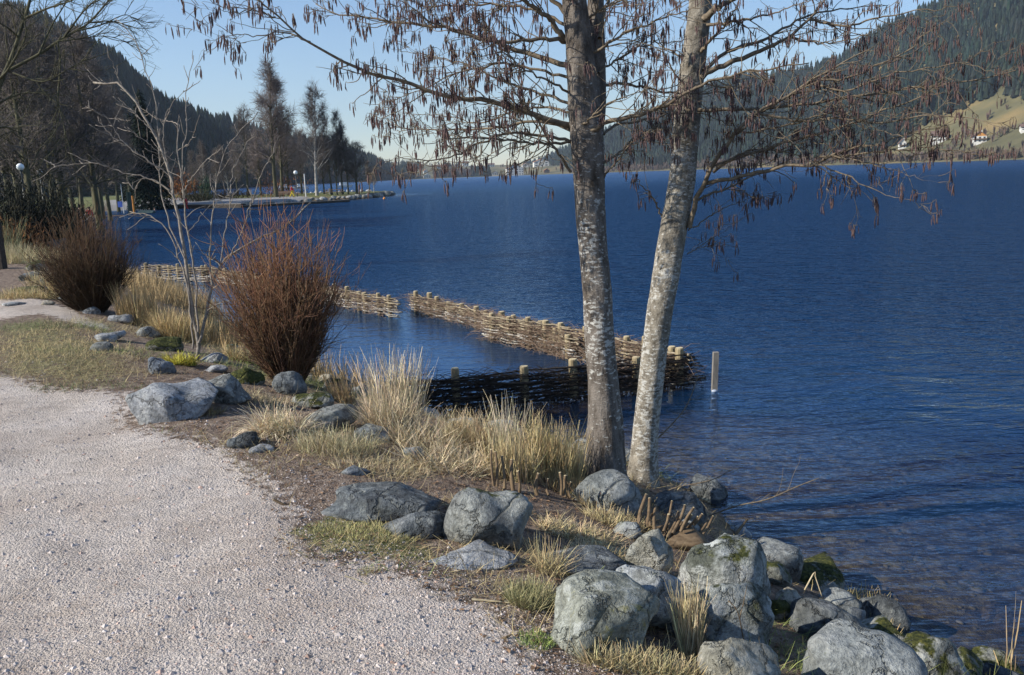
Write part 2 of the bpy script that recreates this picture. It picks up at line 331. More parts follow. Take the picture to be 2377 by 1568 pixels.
M['hedge'] = simple('hedge_leaf',(.010,.013,.008),(.035,.030,.014),3,.9,0,usecol=True)
R_ = rock_mat
M['r_grey'] = R_('rock_grey',(.26,.265,.25),(.15,.155,.15),(.36,.37,.34))
M['r_pale'] = R_('rock_pale',(.42,.43,.44),(.31,.32,.33),(.54,.54,.53),pale=.25)
M['r_dark'] = R_('rock_dark',(.15,.165,.17),(.085,.09,.095),(.24,.25,.25),pale=.3)
M['r_blue'] = R_('rock_blue',(.22,.25,.29),(.13,.15,.18),(.36,.39,.43),pale=.4)
M['r_lich'] = R_('rock_lichen',(.30,.31,.26),(.21,.22,.18),(.42,.43,.37),yellow=.7,pale=.55)
M['r_spk'] = R_('rock_speckled',(.36,.38,.38),(.22,.23,.22),(.50,.52,.51),moss=.12,pale=.8)
M['r_moss'] = R_('rock_mossy',(.20,.20,.17),(.10,.10,.08),(.30,.30,.26),moss=.85)
M['r_halfmoss'] = R_('rock_part_moss',(.28,.29,.26),(.17,.17,.15),(.40,.40,.36),moss=.52)
M['r_tan'] = R_('rock_tan',(.40,.36,.28),(.28,.25,.19),(.52,.47,.38),pale=.3)
M['r_brown'] = R_('rock_wet_brown',(.16,.10,.04),(.07,.045,.02),(.26,.18,.08),pale=.0)
# ------------------------------------------------------------------ ground sheet and water
def D2(pts, z=0.): return np.array([P(x,y,z)[:2] for x,y in pts])
PATH = np.vstack([D2([(-60,860),(0,868),(120,905),(290,915),(300,985),(400,1020),(520,1052),(600,1110),(690,1180),(700,1285),(880,1300),(1000,1330),(1180,1425),(1200,1480),(1290,1575)]),[(.3,1.5),(1,-6),(-14,-6),(-14,3)]])
STRIP = D2([(-40,700),(60,694),(130,706),(215,728),(250,750),(180,742),(100,722),(0,738),(-40,740)])
GRASS = D2([(-60,735),(40,742),(110,728),(200,748),(300,790),(350,850),(340,905),(180,912),(60,895),(-60,880)])
GR2 = D2([(660,1240),(780,1180),(900,1200),(1010,1255),(1020,1290),(760,1290)],-.02)
def polar(r0, r1, ratio, fa, fb, step):
    n = int(math.log(r1/r0)/math.log(ratio))+1; r = r0*ratio**np.arange(n)
    a = np.concatenate([np.arange(fa,fb,step), np.arange(fb,fa+360,4.)]); a = np.radians(a)
    RR,AA = np.meshgrid(r,a,indexing='ij'); x = RR*np.sin(AA); y = RR*np.cos(AA); m = len(a)
    i = np.arange(n-1)[:,None]; j = np.arange(m)[None]; j2 = (j+1)%m
    q = np.stack([i*m+j,i*m+j2,(i+1)*m+j2,(i+1)*m+j],-1).reshape(-1,4); return x.ravel(),y.ravel(),q,m
x,y,q,m = polar(.7,4200,1.0175,-37,38,.34); s = sdist(x,y); z = gz(x,y,s); rr = np.hypot(x,y)
z = np.where((rr>400)&(s>0), z*0-.5, z)
sp = -sdist(x,y,PATH); ssb = -sdist(x,y,STRIP); sg = -sdist(x,y,GRASS); sg2 = -sdist(x,y,GR2)
HP = np.array([P(px,py,-.4)[:2] for px,py in [(250,466),(430,460),(560,462),(700,457),(720,461),(560,472),(430,476),(250,482)]])
hp = -sdist(x,y,HP)
A = dict(path=np.maximum(ss(-.35,.35,sp),ss(-.25,.15,ssb)), grass=np.maximum(ss(-.3,.5,sg)*.58,ss(-.1,.1,sg2)*.9)*(rr<40),
         bed=ss(.12,-.05,s), lawn=ss(30,45,rr)*ss(0,1.5,s)*(1-ss(-.4,.4,hp)), road=ss(-.2,.2,-sdist(x,y,np.array([P(px,py,-.33)[:2] for px,py in [(-200,506),(60,497),(96,500),(70,514),(-200,528)]]))))
A['road'] = np.maximum(A['road'], ss(-.4,.4,hp)*1.)
me = mk_mesh('ground',np.stack([x,y,z],1),q,None,[M['ground']],True,attr=A); tag(ob('ground',me),kind='structure')
x,y,q,m = polar(2.4,4300,1.021,-37,38,.42); s = sdist(x,y); bedz = gz(x,y,s); rr = np.hypot(x,y)
LAG = np.vstack([D2([(1570,850),(1130,770),(1290,735),(960,700),(915,720),(600,650),(480,630),(338,640)],ZW),[(-9,22),(-4,12),(-1,9)]])
lag = -sdist(x,y,LAG)
rough = 1-.72*ss(-.3,.5,lag); shore = ss(0,1.5,-s); 
wv = .016*n2(x*.6,y*1.15,3,8)*(1-ss(5,15,rr))*rough*shore
lagd = ss(0,.4,lag)*.25
me = mk_mesh('water',np.stack([x,y,ZW+wv],1),q,None,[M['water']],True,attr=dict(depth=np.maximum(ZW-bedz,0)+lagd, rough=rough*(.30+.70*ss(.5,9,-s))*(.6+.85*ss(6,22,rr))*(1-.2*ss(60,500,rr)), gloss=.05+.20*ss(40,300,rr), refl=1.0-.25*ss(10,150,rr)))
tag(ob('lake_water',me),kind='structure')
# ------------------------------------------------------------------ hills
def table(rows):
    out = []
    for px,py,rb,rr_ in rows:
        d = ray(px,py); out.append((atan2(d[0],d[1]), d[2]/math.hypot(d[0],d[1]), rb, rr_))
    return np.array(sorted(out))
TL = table([(-900,-150,200,420),(-400,-60,230,500),(0,62,270,620),(167,132,290,660),(234,168,310,680),(284,190,330,700),(311,212,350,730),(344,232,380,760),(367,250,400,780),(424,264,440,820),(494,284,520,880),(534,294,560,900),(568,308,600,930),(620,322,660,980),(700,342,760,1080),(764,362,860,1150),(793,374,900,1180),(861,376,1050,1300),(882,388,1150,1400),(930,402,1380,1560),(990,410,1500,1650)])
TRt = table([(1200,392,1950,2300),(1240,384,1900,2250),(1267,372,1850,2200),(1290,362,1700,2100),(1325,344,1380,1850),(1400,315,1260,1800),(1500,282,1190,1720),(1600,238,1120,1650),(1672,214,1080,1600),(1710,202,1060,1580),(1813,176,1000,1520),(1893,162,950,1480),(1957,142,920,1450),(1987,120,900,1430),(2030,94,880,1400),(2063,72,860,1380),(2130,48,830,1350),(2164,30,810,1330),(2260,-5,770,1280),(2400,-50,720,1200),(2900,-130,620,1000)])
TC = table([(820,392,1450,1900),(900,384,1470,1900),(950,383,1520,1950),(1000,383,1530,1980),(1100,384,1530,2000),(1180,384,1480,2000),(1240,382,1420,1980),(1300,376,1390,1960),(1360,378,1350,1900)])
def hill_z(T, az, r, pw=1.25):
    te = np.interp(az,T[:,0],T[:,1]); rb = np.interp(az,T[:,0],T[:,2]); rd = np.interp(az,T[:,0],T[:,3])
    zr = HC+te*rd; t = (r-rb)/(rd-rb); x = r*np.sin(az); y = r*np.cos(az)
    zz = ZW+.3+(zr-ZW-.3)*np.where(t<1,np.clip(t,0,1)**pw,1-.35*np.clip(t-1,0,1.5)**1.2) + n2(x*.012,y*.012,0,6)*2.5*np.clip(t*3,0,1)
    return np.where(t<-.02,-3.,zz), t
def hill_mesh(name, T, mat, pw=1.25):
    az = np.linspace(T[0,0],T[-1,0],220); tt = np.linspace(-.03,2.2,90); A_,T_ = np.meshgrid(az,tt,indexing='ij')
    rb = np.interp(A_,T[:,0],T[:,2]); rd = np.interp(A_,T[:,0],T[:,3]); r = rb+(rd-rb)*T_
    zz,_ = hill_z(T,A_,r,pw); V = np.stack([r*np.sin(A_),r*np.cos(A_),zz],-1).reshape(-1,3); n=len(tt)
    i = np.arange(len(az)-1)[:,None]; j = np.arange(n-1)[None]; q = np.stack([i*n+j,(i+1)*n+j,(i+1)*n+j+1,i*n+j+1],-1).reshape(-1,4)
    return tag(ob(name,mk_mesh(name,V,q,None,[mat])),kind='structure')
M['forest_floor'] = simple('forest_floor',(.018,.022,.014),(.04,.038,.022),.03,.95,0)
mm,N_,L_,b_ = nodes('meadow'); v_ = geo(N_); 
b_.inputs['Roughness'].default_value = 1
L_.new(ramp(N_,L_,nz(N_,L_,v_,.022,4),[(.3,(.07,.068,.03)),(.5,(.13,.115,.052)),(.7,(.23,.165,.065))]),b_.inputs['Base Color']); M['meadow'] = mm
hill_mesh('hill',TL,M['forest_floor']); hill_mesh('hill',TRt,M['meadow']); hill_mesh('hill',TC,M['meadow'],1.0)
def hit(T, px, py, pw=1.25):
    d = ray(px,py); hd = math.hypot(d[0],d[1]); az = atan2(d[0],d[1]); r = np.linspace(250,2300,4000); zz,t = hill_z(T,np.full_like(r,az),r,pw)
    z = HC+d[2]/hd*r; k = np.nonzero((z<zz)&(t>0))[0]; i = k[0] if len(k) else np.argmin(np.abs(t-.05)); return np.array([r[i]*sin(az),r[i]*cos(az),zz[i]])
def conifers(P_, Hh, colr, r=rng):
    """low cones in three tiers, joined"""
    N = len(P_); k = 5; rows = [(.06,1.),(.40,.50),(.36,.78),(.66,.30),(.63,.50),(1.,.0)]
    V = np.empty((N,len(rows),k,3)); th = np.arange(k)*2*pi/k+r.uniform(0,6,(N,1))
    W = Hh*r.uniform(.17,.24,N)
    for i,(h,wd) in enumerate(rows):
        jit = r.uniform(.75,1.2,(N,k)); V[:,i,:,0] = P_[:,0:1]+W[:,None]*wd*jit*np.cos(th); V[:,i,:,1] = P_[:,1:2]+W[:,None]*wd*jit*np.sin(th); V[:,i,:,2] = P_[:,2:3]+Hh[:,None]*(h+r.uniform(-.02,.02,(N,k))*(wd>0))
    j = np.arange(k); j2 = (j+1)%k; q = np.concatenate([np.stack([i*k+j,i*k+j2,(i+1)*k+j2,(i+1)*k+j],-1) for i in (0,2)])
    t = np.stack([4*k+j,4*k+j2,5*k+j],-1)
    off = (np.arange(N)*len(rows)*k)[:,None,None]
    return V.reshape(-1,3),(q[None]+off).reshape(-1,4),(t[None]+off).reshape(-1,3),np.repeat(colr,len(rows)*k,axis=0)
def wisps(P_, Hh, colr, nb=9, r=rng):
    """bare broadleaved trees far off: fans of thin upright slivers"""
    N = len(P_); B = N*nb; p = np.repeat(P_,nb,0); h = np.repeat(Hh,nb)*r.uniform(.6,1,B); a = r.uniform(0,6.28,B); lean = r.uniform(.05,.38,B)
    base = p+np.stack([np.cos(a),np.sin(a),0*a],-1)*(h*.05)[:,None]; mid = p+np.stack([np.cos(a)*lean*h*.6,np.sin(a)*lean*h*.6,h*.62],-1); top = p+np.stack([np.cos(a)*lean*h,np.sin(a)*lean*h,h],-1)
    b2 = r.uniform(0,6.28,B); s_ = np.stack([np.cos(b2),np.sin(b2),r.normal(0,.15,B)],-1)*(h*.075)[:,None]
    V = np.stack([base-s_*.1,base+s_*.1,mid+s_,top,mid-s_],1).reshape(-1,3); off = (np.arange(B)*5)[:,None]
    T_ = np.concatenate([off+np.array([[0,1,2]]),off+np.array([[0,2,4]]),off+np.array([[4,2,3]])]); return V,T_,np.repeat(np.repeat(colr,nb,0),5,axis=0)
AZX = np.linspace(-800,3200,400); AZT = np.array([atan2(*ray(v,np.interp(v,[0,2377],[445,360]))[:2]) for v in AZX])
def scatter(T, n, x0, x1, t0, t1, keep=None, pw=1.25):
    a0 = atan2(*ray(x0,400)[:2]); a1 = atan2(*ray(x1,400)[:2]); az = rng.uniform(a0,a1,n); t = rng.uniform(t0,t1,n)
    rb = np.interp(az,T[:,0],T[:,2]); rd = np.interp(az,T[:,0],T[:,3]); r = rb+(rd-rb)*t; zz,_ = hill_z(T,az,r,pw)
    x = r*np.sin(az); y = r*np.cos(az); px = (x/y*cos(0))*F+1188; pxx = np.interp(az,AZT,AZX)
    k = np.ones(n,bool) if keep is None else keep(pxx,t,x,y); return np.stack([x,y,zz],1)[k], t[k], pxx[k]
HX = [(1176,1213),(913,932),(1073,1087),(1133,1147),(1212,1228),(1239,1272),(1263,1275),(1010,1026),(983,999),(1142,1156),(883,896)]
def vill(px,t,x,y,th):
    k = n2(x*.012,y*.012,0,5)>th
    for a,b in HX: k &= ~((px>a-5)&(px<b+5)&(t<.93))
    k &= ~((px>898)&(px<955)&(t<.45)); k &= ~((px>1146)&(px<1300)&(t<.5)&(rng.random(len(px))<.8)); return k
def forest(name, label, P_, Hh, colr): 
    V,q,t,c = conifers(P_,Hh,colr); return tag(ob(name,mk_mesh(name,V,q,t,[M['conifer']],False,col=c)),label,'forest',kind='stuff')
def wood(name, label, P_, Hh, colr, nb=9):
    V,t,c = wisps(P_,Hh,colr,nb); return tag(ob(name,mk_mesh(name,V,None,t,[M['decid']],False,col=c)),label,'wood',kind='stuff')
def vary(n, lo=.6, hi=1.5, tint=.12): 
    k = rng.uniform(lo,hi,(n,1)); return k*(1+rng.normal(0,tint,(n,3))*np.array([1,.4,.8]))
p,t,_ = scatter(TL,8000,-250,960,.0,1.06); forest('conifer_forest','dark conifer forest covering the steep hill on the left',p,rng.uniform(10,20,len(p)),vary(len(p)))
def mead(px,t,x,y): 
    nn = n2(x*.02,y*.02,0,5); lim = np.interp(px,[1850,1950,2050,2120,2250,2377,2700],[.04,.06,.11,.17,.25,.31,.36]); return (t>lim+nn*.03)
p,t,_ = scatter(TRt,10500,1215,2700,.07,1.05,mead); forest('conifer_forest','dark green conifer forest covering the high hill on the right',p,rng.uniform(11,21,len(p)),vary(len(p)))
def low(px,t,x,y): return (t< np.interp(px,[1200,1450,1900,2100,2400],[.2,.2,.11,.045,.04]))
p,t,_ = scatter(TRt,5200,1215,2600,.005,.22,low); wood('bare_wood','bare brown broadleaved wood along the foot of the right hill',p,rng.uniform(4,9,len(p)),vary(len(p),.7,1.3,.05))
p,t,_ = scatter(TRt,420,1950,2700,.05,.34,lambda px,t,x,y:n2(x*.03,y*.03,0,5)>.2); wood('bare_wood','scattered bare trees on the right hand meadow slope',p,rng.uniform(4,9,len(p)),vary(len(p),.7,1.2,.05))
p,t,_ = scatter(TL,2600,150,960,-.0,.16); wood('bare_wood','bare brown wood along the foot of the left hill',p,rng.uniform(8,14,len(p)),vary(len(p),.6,1.1,.05))
p,t,_ = scatter(TC,900,830,1350,.45,1.02,lambda px,t,x,y:vill(px,t,x,y,.4),1.0); forest('conifer_forest','low dark conifers behind the village at the head of the lake',p,rng.uniform(6,14,len(p)),vary(len(p)))
p,t,_ = scatter(TC,1500,860,1340,.1,1.0,lambda px,t,x,y:vill(px,t,x,y,.1),1.0); wood('bare_wood','bare trees among the village houses at the head of the lake',p,rng.uniform(4,9,len(p)),vary(len(p),.8,1.4,.05),8)
p,t,_ = scatter(TC,420,1006,1100,.0,.12,lambda px,t,x,y:(px<1008)|(px>1003),1.0); wood('bare_wood','bare grey trees on the far shore left of the dark spruces',p,rng.uniform(9,15,len(p)),vary(len(p),.7,1.1,.05),9)
p,t,_ = scatter(TC,70,1095,1136,.0,.08,None,1.0); forest('conifer_forest','clump of dark spruces at the water edge of the far shore',p,rng.uniform(13,21,len(p)),vary(len(p),.5,1.))
# ------------------------------------------------------------------ rocks
_ico = {}
def ico(n):
    if n not in _ico:
        bm = bmesh.new(); bmesh.ops.create_icosphere(bm,subdivisions=n,radius=1); bm.verts.ensure_lookup_table()
        _ico[n] = (np.array([v.co[:] for v in bm.verts]), np.array([[v.index for v in f.verts] for f in bm.faces])); bm.free()
    return _ico[n]
def rock_verts(seed, ang=.5, sub=4, pw=2.6):
    r = np.random.default_rng(seed); V,T = ico(sub); V = V.copy()
    V = V/ (np.sum(np.abs(V)**pw,axis=1)**(1/pw))[:,None]
    a = r.uniform(0,6.28); V = V @ _rz(a).T
    for i in range(int(7+ang*16)):
        n = unit(r.normal(0,1,3)); c = r.uniform(.62,.98)-ang*.1; e = V@n-c; V = V-np.where(e>0,e*(.72+.26*ang),0)[:,None]*n
    for i in range(10):
        kk = r.normal(0,1,3)*r.uniform(1,4+6*(i>5)); am = (.05 if i<6 else .012); V = V*(1+am*np.sin(V@kk+r.uniform(0,6)))[:,None]
    for i in range(8):
        kk = r.normal(0,1,3)*r.uniform(9,22); V = V*(1-.012*np.abs(np.sin(V@kk*.45+r.uniform(0,6))))[:,None]*(1+.006*np.sin(V@kk+r.uniform(0,6)))[:,None]
    lo,hi = V.min(0),V.max(0); return (V-(lo+hi)/2)/((hi-lo)/2), T
def rock(b, label, mat, seed, ang=.4, dr=.8, bury=.3, sub=4, name='boulder', cat='boulder', group=None, lift=0., tilt=0):
    x0,y0,x1,y1 = b; cx,cy = (x0+x1)/2,(y0+y1)/2; d = ray(cx,cy); p = G(cx,y1-.2*(y1-y0)); dep = (p-CAM)@(RC@np.array([0,0,-1.]))
    W = (x1-x0)*dep/F/2; h = (y1-y0)*dep/F/2; el = -d[2]/np.linalg.norm(d); sn,cs = el,sqrt(1-el*el)
    Ds = min(dr*W,.85*h/max(sn,.02)); Hs = sqrt(max(h*h-(Ds*sn)**2,(.3*h)**2))/cs
    Hs = Hs*1.02
    tt = np.linspace(max(dep*.6,.5),dep*1.6,1200); q = CAM+d*tt[:,None]; zz = gz(q[:,0],q[:,1])+Hs*(1-2*bury)+lift
    k = np.nonzero(q[:,2]<zz)[0]; c = q[k[0]] if len(k) else p
    V,T = rock_verts(seed,ang,sub); V = V*np.array([W,Ds,Hs]); a = atan2(d[0],d[1]); V = V@_rz(-a).T
    if tilt: V = V@_rx(0).T
    c = c.copy(); zb = c[2]-Hs
    me = mk_mesh(name,V,None,T,[M[mat]]); o = ob(name,me,None,c); return tag(o,label,cat,group)
ROCKS = [
 ((300,878,508,1004),'broad pale grey slab of rock sloping onto the gravel beside the grass','r_pale',11,.75,.9,.34),
 ((462,868,580,950),'blocky boulder with a shaded face just right of the broad pale slab','r_grey',12,.6,.8,.25),
 ((535,852,615,908),'low dark boulder with bright green moss between the sapling and the red willow','r_moss',13,.3,.9,.35),
 ((340,782,425,826),'rounded mossy rock on the grass left of the sapling','r_moss',14,.2,.8,.3),
 ((345,825,408,885),'small blue grey speckled rock below the mossy rock, left of the sapling','r_blue',15,.6,.8,.3),
 ((632,862,712,925),'dark rounded rock at the foot of the red willow bush','r_dark',16,.2,.8,.2),
 ((672,910,775,958),'flat topped rock with a green moss patch behind the bleached grass tussock','r_halfmoss',17,.4,.8,.3),
 ((700,942,835,1015),'long dark boulder with a shaded right side behind the bleached tussock','r_grey',18,.5,.7,.25),
 ((822,985,905,1040),'pale rock half hidden in straw right of the long dark boulder','r_spk',19,.4,.8,.35),
 ((527,1002,602,1047),'small dark pointed rock alone at the edge of the gravel','r_dark',20,.6,.8,.3),
 ((578,1030,636,1056),'small flat pale stone beside the dark pointed rock','r_pale',21,.7,.8,.4),
 ((790,1080,858,1112),'thin flat bluish slab lying in the litter','r_blue',22,.7,.6,.4),
 ((742,1112,1028,1232),'large flat bluish slab with a ragged shaded edge beside the grass','r_dark',23,.85,.8,.38),
 ((885,1188,1068,1262),'lower dark step of rock in front of the large bluish slab','r_dark',24,.9,.45,.3),
 ((1025,1120,1240,1292),'big rounded grey boulder with a dark moss patch low on its face','r_halfmoss2',25,.15,.8,.22),
 ((1322,1098,1492,1215),'smooth rounded grey boulder against the foot of the alder trunks','r_grey2',26,.1,.8,.28),
 ((972,1262,1205,1345),'pale ridge shaped rock emerging from the gravel edge','r_pale',27,.6,.7,.42),
 ((1252,1346,1535,1545),'largest rounded boulder with grey and yellow lichen next to the gravel','r_lich',28,.35,.85,.25),
 ((1390,1320,1590,1490),'pale speckled boulder squeezed behind the largest lichen boulder','r_spk',29,.45,.7,.25),
 ((1452,1232,1562,1350),'upright angular tan block below the cut willow stool','r_tan2',30,.9,.6,.15),
 ((1575,1254,1785,1425),'high domed boulder with white and dark lichen patches','r_spk2',31,.2,.8,.15),
 ((1565,1345,1795,1520),'dark lichened boulder leaning below the high domed one','r_spk2',32,.5,.7,.25),
 ((1738,1298,1838,1372),'layered rock in tree shadow beside the water, right of the high dome','r_halfmoss',33,.7,.8,.3),
 ((1800,1368,1862,1420),'small tan rounded rock between two dark boulders','r_tan',34,.3,.8,.25),
 ((1832,1388,2010,1512),'dark shaded boulder at the edge of the water','r_dark',35,.3,.8,.2),
 ((1888,1448,1980,1512),'smaller grey rock peeping over the great smooth boulder','r_grey',36,.3,.8,.2),
 ((1865,1460,2140,1650),'great smooth grey boulder in the bottom right corner','r_grey2',37,.12,.8,.2),
 ((2070,1468,2260,1620),'greenish sloping boulder at the water line, bottom right','r_halfmoss',38,.35,.8,.3),
 ((1615,1478,1810,1640),'squared slab with a bright flat top at the bottom edge','r_tan2',39,.95,.8,.25),
 ((1240,1268,1460,1350),'sunken rock coloured dark for the shade in the hollow between the boulders','r_dark',40,.4,.8,.3),  # dark material holds the shade of the hollow
 ((1765,1392,1842,1450),'small boulder capped in yellow green moss','r_moss',41,.3,.8,.3),
 ((1545,1420,1640,1500),'dark wedge of rock in the gap under the lichened boulder','r_dark',42,.6,.8,.3),
 ((1420,1208,1490,1262),'small grey rock half under straw beside the cut stool','r_spk',43,.4,.8,.35),
]
M['r_halfmoss2'] = R_('rock_round_moss',(.30,.31,.29),(.20,.205,.195),(.42,.42,.38),moss=.28,pale=.2)
M['r_grey2'] = R_('rock_smooth',(.30,.32,.31),(.22,.235,.23),(.38,.39,.37),pale=.15)
M['r_spk2'] = R_('rock_lichen_dark',(.34,.36,.34),(.13,.14,.11),(.52,.53,.51),moss=.30,pale=.95)
M['r_tan2'] = R_('rock_tan_grey',(.36,.35,.29),(.26,.25,.2),(.48,.46,.40),pale=.35)
for b,lab,mt,sd,ang,dr,bu in ROCKS: rock(b,lab,mt,sd,ang,dr,bu,4 if b[2]-b[0]>95 else 3)
SMALL = [((8,700,62,713),'flat whitish stone lying on the pale gravel strip, far left','r_pale',.6),((94,697,128,712),'small rounded cream stone on the pale gravel strip','r_tan',.3),
 ((136,664,162,692),'upright triangular grey stone left of the dark bush','r_pale',.9),((140,682,215,708),'low grey rock with cracked ridges behind the cream stone','r_grey',.8),
 ((178,702,245,733),'mossy rock in the shade at the foot of the dark bush','r_halfmoss',.4),((193,712,232,735),'bright white rounded stone in front of the mossy rock','r_pale',.3),
 ((45,632,95,658),'dark flat rock on the bank, left of the mossy ledge','r_dark',.7),((92,644,160,664),'flat greenish rock ledge left of the dark bush','r_halfmoss',.7),
 ((60,604,132,640),'mossy hummock rock with frosted grass, far left bank','r_moss',.3),((252,730,315,758),'pale ridged rock among reed stubble right of the dark bush','r_pale',.7),
 ((222,770,292,802),'long low pale rock in front of the dark gap','r_pale',.6),((318,756,372,792),'grey pointed rock behind the mossy one','r_grey',.6),
 ((100,664,150,690),'dark rock in shade beside the triangular stone','r_dark',.5),((28,664,110,690),'mossy overgrown rock in the dry grass, left edge','r_moss',.4),
 ((205,795,262,822),'faint flat grey stone sunk in the grass','r_grey',.6),((465,820,530,850),'pale flat rock behind the sapling trunk','r_pale',.5),
 ((472,848,530,872),'low pale stone between the slab and the sapling roots','r_pale',.5),((385,895,450,912),'narrow pale stone along the top edge of the broad slab','r_pale',.5),
 ((1040,975,1090,1008),'wet brown stone in the shallows beneath the front fence','r_brown',.3),((1095,985,1150,1015),'dark wet stone in the shallows right of the brown one','r_dark',.5),
 ((2285,1400,2400,1480),'rounded brown boulder just under the water at the right edge','r_brown',.2),((1690,1245,1745,1285),'dark low rock beyond the high domed boulder','r_dark',.4),
 ((935,1035,985,1070),'grey stone buried in fallen reeds','r_spk',.5),((850,935,960,985),'dark low rock behind the tall bleached reeds','r_dark',.4)]
for i,(b,lab,mt,ang) in enumerate(SMALL): rock(b,lab,mt,100+i,ang,.8,.32,3,'rock','rock')
bL0 = G(1450,1125)
bpy.context.view_layer.update()
rf = np.random.default_rng(500); placed = []
occ = [((o.location.x,o.location.y),max(o.dimensions.x,o.dimensions.y)/2) for o in COL.objects if o.get('category') in ('boulder','rock')]
for i in range(4000):
    if len(placed) >= 58: break
    k = rf.integers(6,22); t = rf.random(); q = LAKE[k]*(1-t)+LAKE[k+1]*t; ed = LAKE[k+1]-LAKE[k]; nn = np.array([-ed[1],ed[0]])/np.linalg.norm(ed); 
    if sdist(q[0]+nn[0]*.05,q[1]+nn[1]*.05)[0] < 0: nn = -nn
    s_ = rf.uniform(-.15,1.0); p = q+nn*s_; R0 = rf.uniform(.09,.24)*(1 if p[1]<14 else 1.5)
    if any(math.hypot(p[0]-c[0],p[1]-c[1]) < (r_+R0)*.80 for c,r_ in occ+placed): continue
    if math.hypot(p[0]-bL0[0],p[1]-bL0[1]) < .45: continue
    placed.append(((p[0],p[1]),R0)); V,T = rock_verts(600+i,rf.uniform(.3,.9),3); V = V*np.array([R0,R0*rf.uniform(.6,.9),R0*rf.uniform(.5,.8)])@_rz(rf.uniform(0,3)).T
    m_ = ('r_grey','r_dark','r_halfmoss','r_spk','r_dark','r_tan')[len(placed)%6]; z = g1(*p)+R0*.15
    seg = 'beside the far left bank' if p[1]>14 else 'between dark bush and sapling' if p[1]>11.5 else 'between red willow and tall reeds' if p[1]>8.6 else 'behind the reeds left of the alder' if p[1]>7 else 'around the cut stool below the alder' if p[1]>5.6 else 'between the bottom right boulders'
    tag(ob('shore_rock',mk_mesh('shore_rock',V,None,T,[M[m_]]),None,(p[0],p[1],z)),{'r_grey':'small grey','r_dark':'small dark','r_halfmoss':'small half mossy','r_spk':'small pale speckled','r_tan':'small tan'}[m_]+' rock at the water edge '+seg,'rock','small rocks packed along the water edge')
rq = np.random.default_rng(808); V0s = [rock_verts(700+i,.3,2) for i in range(5)]; Vs=[];Ts=[];off=0
for i in range(900):
    kk = rq.integers(6,16); t = rq.random(); q = LAKE[kk]*(1-t)+LAKE[kk+1]*t+rq.uniform([.0,-.3],[3.2,2.2]); 
    if sdist(q[0],q[1])[0] > -.15: continue
    R0 = .014*math.exp(rq.exponential(.5)); R0 = min(R0,.05); V,T = V0s[i%5]; V = (V*np.array([R0,R0*.8,R0*.5]))@_rz(rq.uniform(0,6)).T+np.array([q[0],q[1],min(g1(*q),ZW-.05)-R0*.15]); Vs.append(V); Ts.append(T+off); off += len(V)
M['bedstone'] = simple('bed_stone',(.07,.05,.03),(.24,.17,.09),9,.9,.01)
tag(ob('lakebed_stones',mk_mesh('lakebed_stones',np.concatenate(Vs),None,np.concatenate(Ts),[M['bedstone']])),'brown stones lying on the shallow lake bed','stones',kind='stuff')
